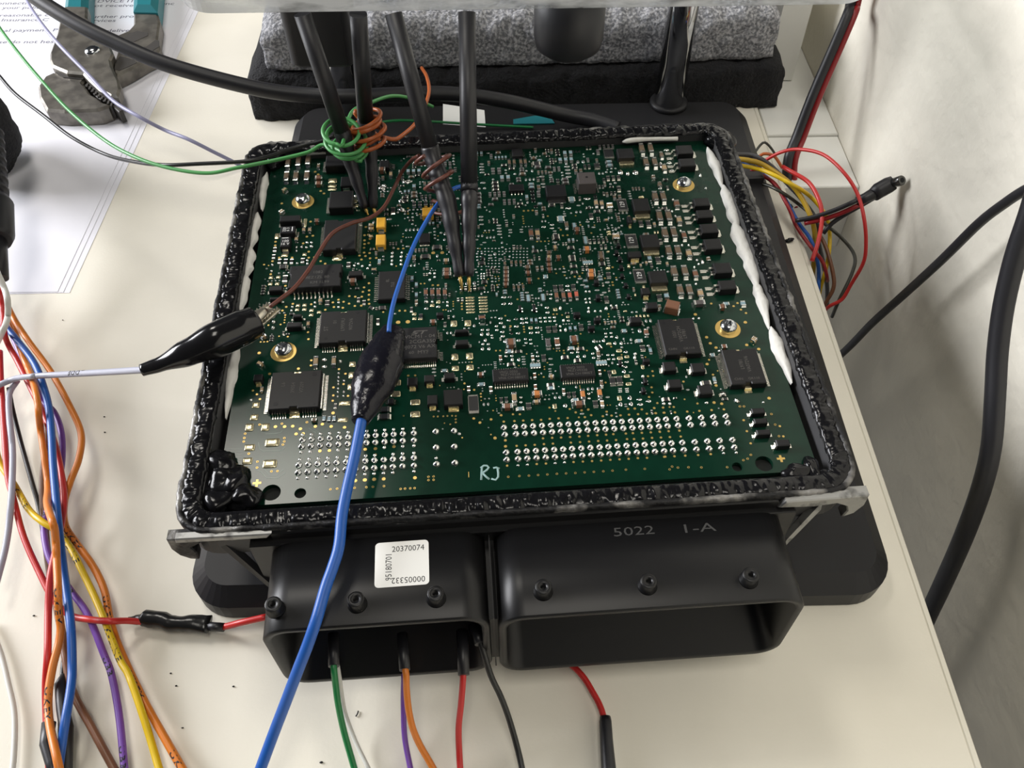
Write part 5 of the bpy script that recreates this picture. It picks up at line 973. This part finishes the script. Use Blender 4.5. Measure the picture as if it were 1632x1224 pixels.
o, pt, r = wire('wire', '893,1040,4 906,1056,4 918,1066,4 932,1082 944,1102 955,1122 962,1142,4 966,1165,4', 10, W_['red'], 'short red wire emerging from beneath the right connector shell')
t1 = thing('heat_shrink_splice', 'black heat shrink sleeve on the red wire at the bottom right of centre', 'sleeve', P(966, 1180, 3)); add_part(t1, 'sleeve', [P(964.5, 1142, 4), P(965, 1150, 4), P(967, 1185, 3.8), P(970, 1224, 3.5), P(974, 1260, 3.5)], [1.5, 1.7, 1.8, 2.0, 2.0], M_shr, 18)
# ---------------------------------------------------------------- right side: loom, leads and cables
def rw(s, px, m, label, **k): return wire('loom_wire', s, px, m, label, 'wire', **k)
rw('1170,246,24 1195,247,22 1211,252 1233,268,18 1255,293,14 1278,318,10 1300,349,4 1304,382,-4 1312,420,-12 1318,455,-20 1318,490,-34', 7, W_['dgrey'], 'dark grey wire on top of the loom beside the unit')
rw('1172,253,22 1195,256 1217,263,19 1250,285,16 1272,307,13 1292,345,8 1299,378,2 1297,420,-8 1290,470,-26', 8, W_['dyel'], 'mustard yellow wire through the middle of the loom')
rw('1172,262,20 1217,272,17 1258,292,14 1289,311,12 1314,340,8 1322,368,2 1321,404,-4 1314,438,-10 1307,462,-18 1302,500,-34', 6.5, W_['yellow'], 'bright yellow wire on the outside of the loom')
rw('1172,258,18 1189,263,16 1225,285,12 1250,315,9 1272,354,5 1292,382,1 1303,418,-7 1305,445,-14 1303,490,-30', 6, W_['blue'], 'blue wire low in the loom beside the unit')
rw('1196,270,16 1233,291,12 1250,318,9 1261,340,6 1270,362,4 1294,396,0 1311,418,-8 1318,450,-18', 6, W_['dred'], 'dark red wire low in the loom beside the unit')
rw('1208,263,16 1219,256,18 1244,243,24 1272,238,28 1311,246,32 1344,274,32 1367,310,28 1378,354,22 1380,395,14 1375,421,8 1356,454,-2 1342,477,-8 1322,488,-12 1310,500,-22', 6, W_['red'], 'red wire making the widest loop in front of the wall')
rw('1248,266,16 1258,272,18 1289,291,18 1306,321,16 1310,349,12 1304,385,8 1294,416,3', 7, W_['red'], 'red wire making a smaller loop within the loom')
rw('1196,290,12 1225,296,10 1256,313,8 1285,335,6 1311,354,4 1344,382,2 1362,408,0 1358,435,-4 1337,479,-12 1326,505,-22', 5.5, W_['olive'], 'thin black wire curving out past the loom to the wall')
rw('1305,372,2 1317,396,-2 1328,438,-8 1328,460,-12 1317,481,-18 1308,500,-28', 6.5, W_['brown'], 'brown wire hanging at the back of the loom')
rw('1196,252,14 1203,243,14 1212,231,16 1219,227,17 1228,235,14 1236,247,8', 4, W_['olive'], 'short olive wire kinked over the desk edge')
rw('1206,256,14 1213,247,16 1222,245,17 1235,250,16 1247,268,12', 5, W_['rust'], 'short rust orange wire arching beside the olive one')
lm = MB(); lm.box(-5, -4, -4, 5, 4, 4, ch=.8); p = P(1194, 285, 12); o = lm.obj('loom_plug', M_rub, loc=p); tag(o, 'small black plug between the case and the desk edge at the right', 'plug')
pr_ = thing('power_cord', 'red and black twin power cord falling from behind the acrylic plate past the desk edge', 'cord', P(1355, 20, 60))
for nm, du, px, m in (('black_conductor', -5, 16, M_rub), ('red_conductor', 6, 11, W_['dred'])):
    pts = spline(path('%g,-120,92 %g,0,60 %g,20,58 %g,70,48 %g,150,30 %g,215,14 %g,262,4 %g,330,-14' % tuple(a + du for a in (1392, 1362, 1357, 1336, 1301, 1276, 1260, 1262))), 2); add_part(pr_, nm, pts, px_r(px, pts[len(pts) // 2]), m, 12)
dc = thing('barrel_plug_lead', 'red and black lead ending in a black barrel power plug before the wall', 'plug', P(1400, 300, 22))
add_part(dc, 'black_conductor', spline(path('1268,352,8 1300,345,12 1330,335,16 1360,322,20 1385,311,22'), 2), .95, M_rub); add_part(dc, 'red_conductor', spline(path('1282,356,8 1310,350,11 1340,340,15 1370,326,19 1390,314,21'), 2), 1.0, W_['dred']); add_part(dc, 'black_conductor', spline(path('1312,372,6 1326,356,10 1350,340,14 1375,326,18 1392,316,20'), 2), .95, M_rub)
add_part(dc, 'strain_sleeve', [P(1366, 321, 20), P(1378, 316, 21.5), P(1392, 309, 22.5), P(1400, 303, 23)], [1.9, 2.1, 2.5, 2.9], M_shr, 18)
add_part(dc, 'plug_body', [P(1392, 311, 22.5), P(1400, 304, 23.5), P(1416, 295, 25.5), P(1424, 291, 26.5)], [2.8, 3.3, 3.3, 2.9], M_rub, 22)
e0, e1 = P(1420, 293, 26.2), P(1438, 287, 31); dd = (e1 - e0).normalized()
add_part(dc, 'barrel', [e0, e1 - dd * .4, e1], [2.0, 2.0, 1.75], mat('dark metal barrel', (.12, .12, .115), .25, .9), 22); add_part(dc, 'barrel_bore', [e1 - dd * .05, e1 + dd * .06], [1.0, 1.0], M_hole_shade, 16)  # bore is a solid dark disc, its shade put into the colour
def xw(name, s, x, px, m, label):
    pts = spline([PX(*map(float, (t.split(',') + [])[:2]), x + (float(t.split(',')[2]) if t.count(',') > 1 else 0)) for t in s.split()], 3); b = MB(); b.tube(pts, px_r(px, pts[len(pts) // 2]), 16); return tag(b.obj(name, m), label, 'cable')
xw('cable', '1900,150 1780,215 1680,280 1632,304 1600,325 1560,356 1500,415 1440,470 1390,515 1350,556 1290,610', 150, 14, M_rub, 'thin black cable slanting across the wall behind the desk edge')
xw('cable', '1820,-60 1760,80 1705,190 1665,270 1640,345 1618,410 1600,485 1590,560 1586,630 1580,710 1565,775 1540,845 1512,910 1485,968 1450,1040 1400,1130', 146, 31, M_rub, 'thick black cable hanging in front of the wall at the right')
b = MB(); b.blob((0, 0, 0), (1.9, .8, .7), 0, .5, .7, 3, 12, 8); b.blob((1.2, .9, .2), (1.3, .7, .6), 0, .5, .7, 5, 12, 8); o = b.obj('sealant_crumb', M_seal, loc=P(1257, 384, .8)); tag(o, 'black sealant crumb on the desk near its right edge', 'debris')
# crumbs on the desk
for (u, v, r, w_) in ((166, 664, .35, 'upper of two dark crumbs below the left crocodile clip'), (167, 689, .42, 'lower of two dark crumbs below the left crocodile clip'), (54, 981, .4, 'dark crumb between the white wire and the red wire at the far left'), (272, 1073, .35, 'upper left of three dark crumbs below the taped splice'),
                      (281, 1093, .35, 'middle of three dark crumbs below the taped splice'), (291, 1160, .35, 'lowest dark crumb below the taped splice'), (372, 1094, .4, 'dark crumb just left of the thick blue wire'), (512, 1215, .5, 'dark crumb at the bottom edge left of the green wire'), (100, 510, .3, 'dark crumb below the corner of the papers')):
    b = MB(); b.blob((0, 0, 0), (r, r * .6, r * .5), 0, .5, .7, u, 8, 6); tag(b.obj('crumb', M_seal, loc=P(u, v, .2)), w_, 'debris', 'dark crumbs on the desk')
b = MB(); b.tube(spline([P(567, 1142, .3), P(570, 1137, .4), P(571, 1133, .3)]), .2, 6); tag(b.obj('wire_clipping', M_seal, loc=(0, 0, 0)), 'thin dark clipping on the desk in front of the connector', 'debris')
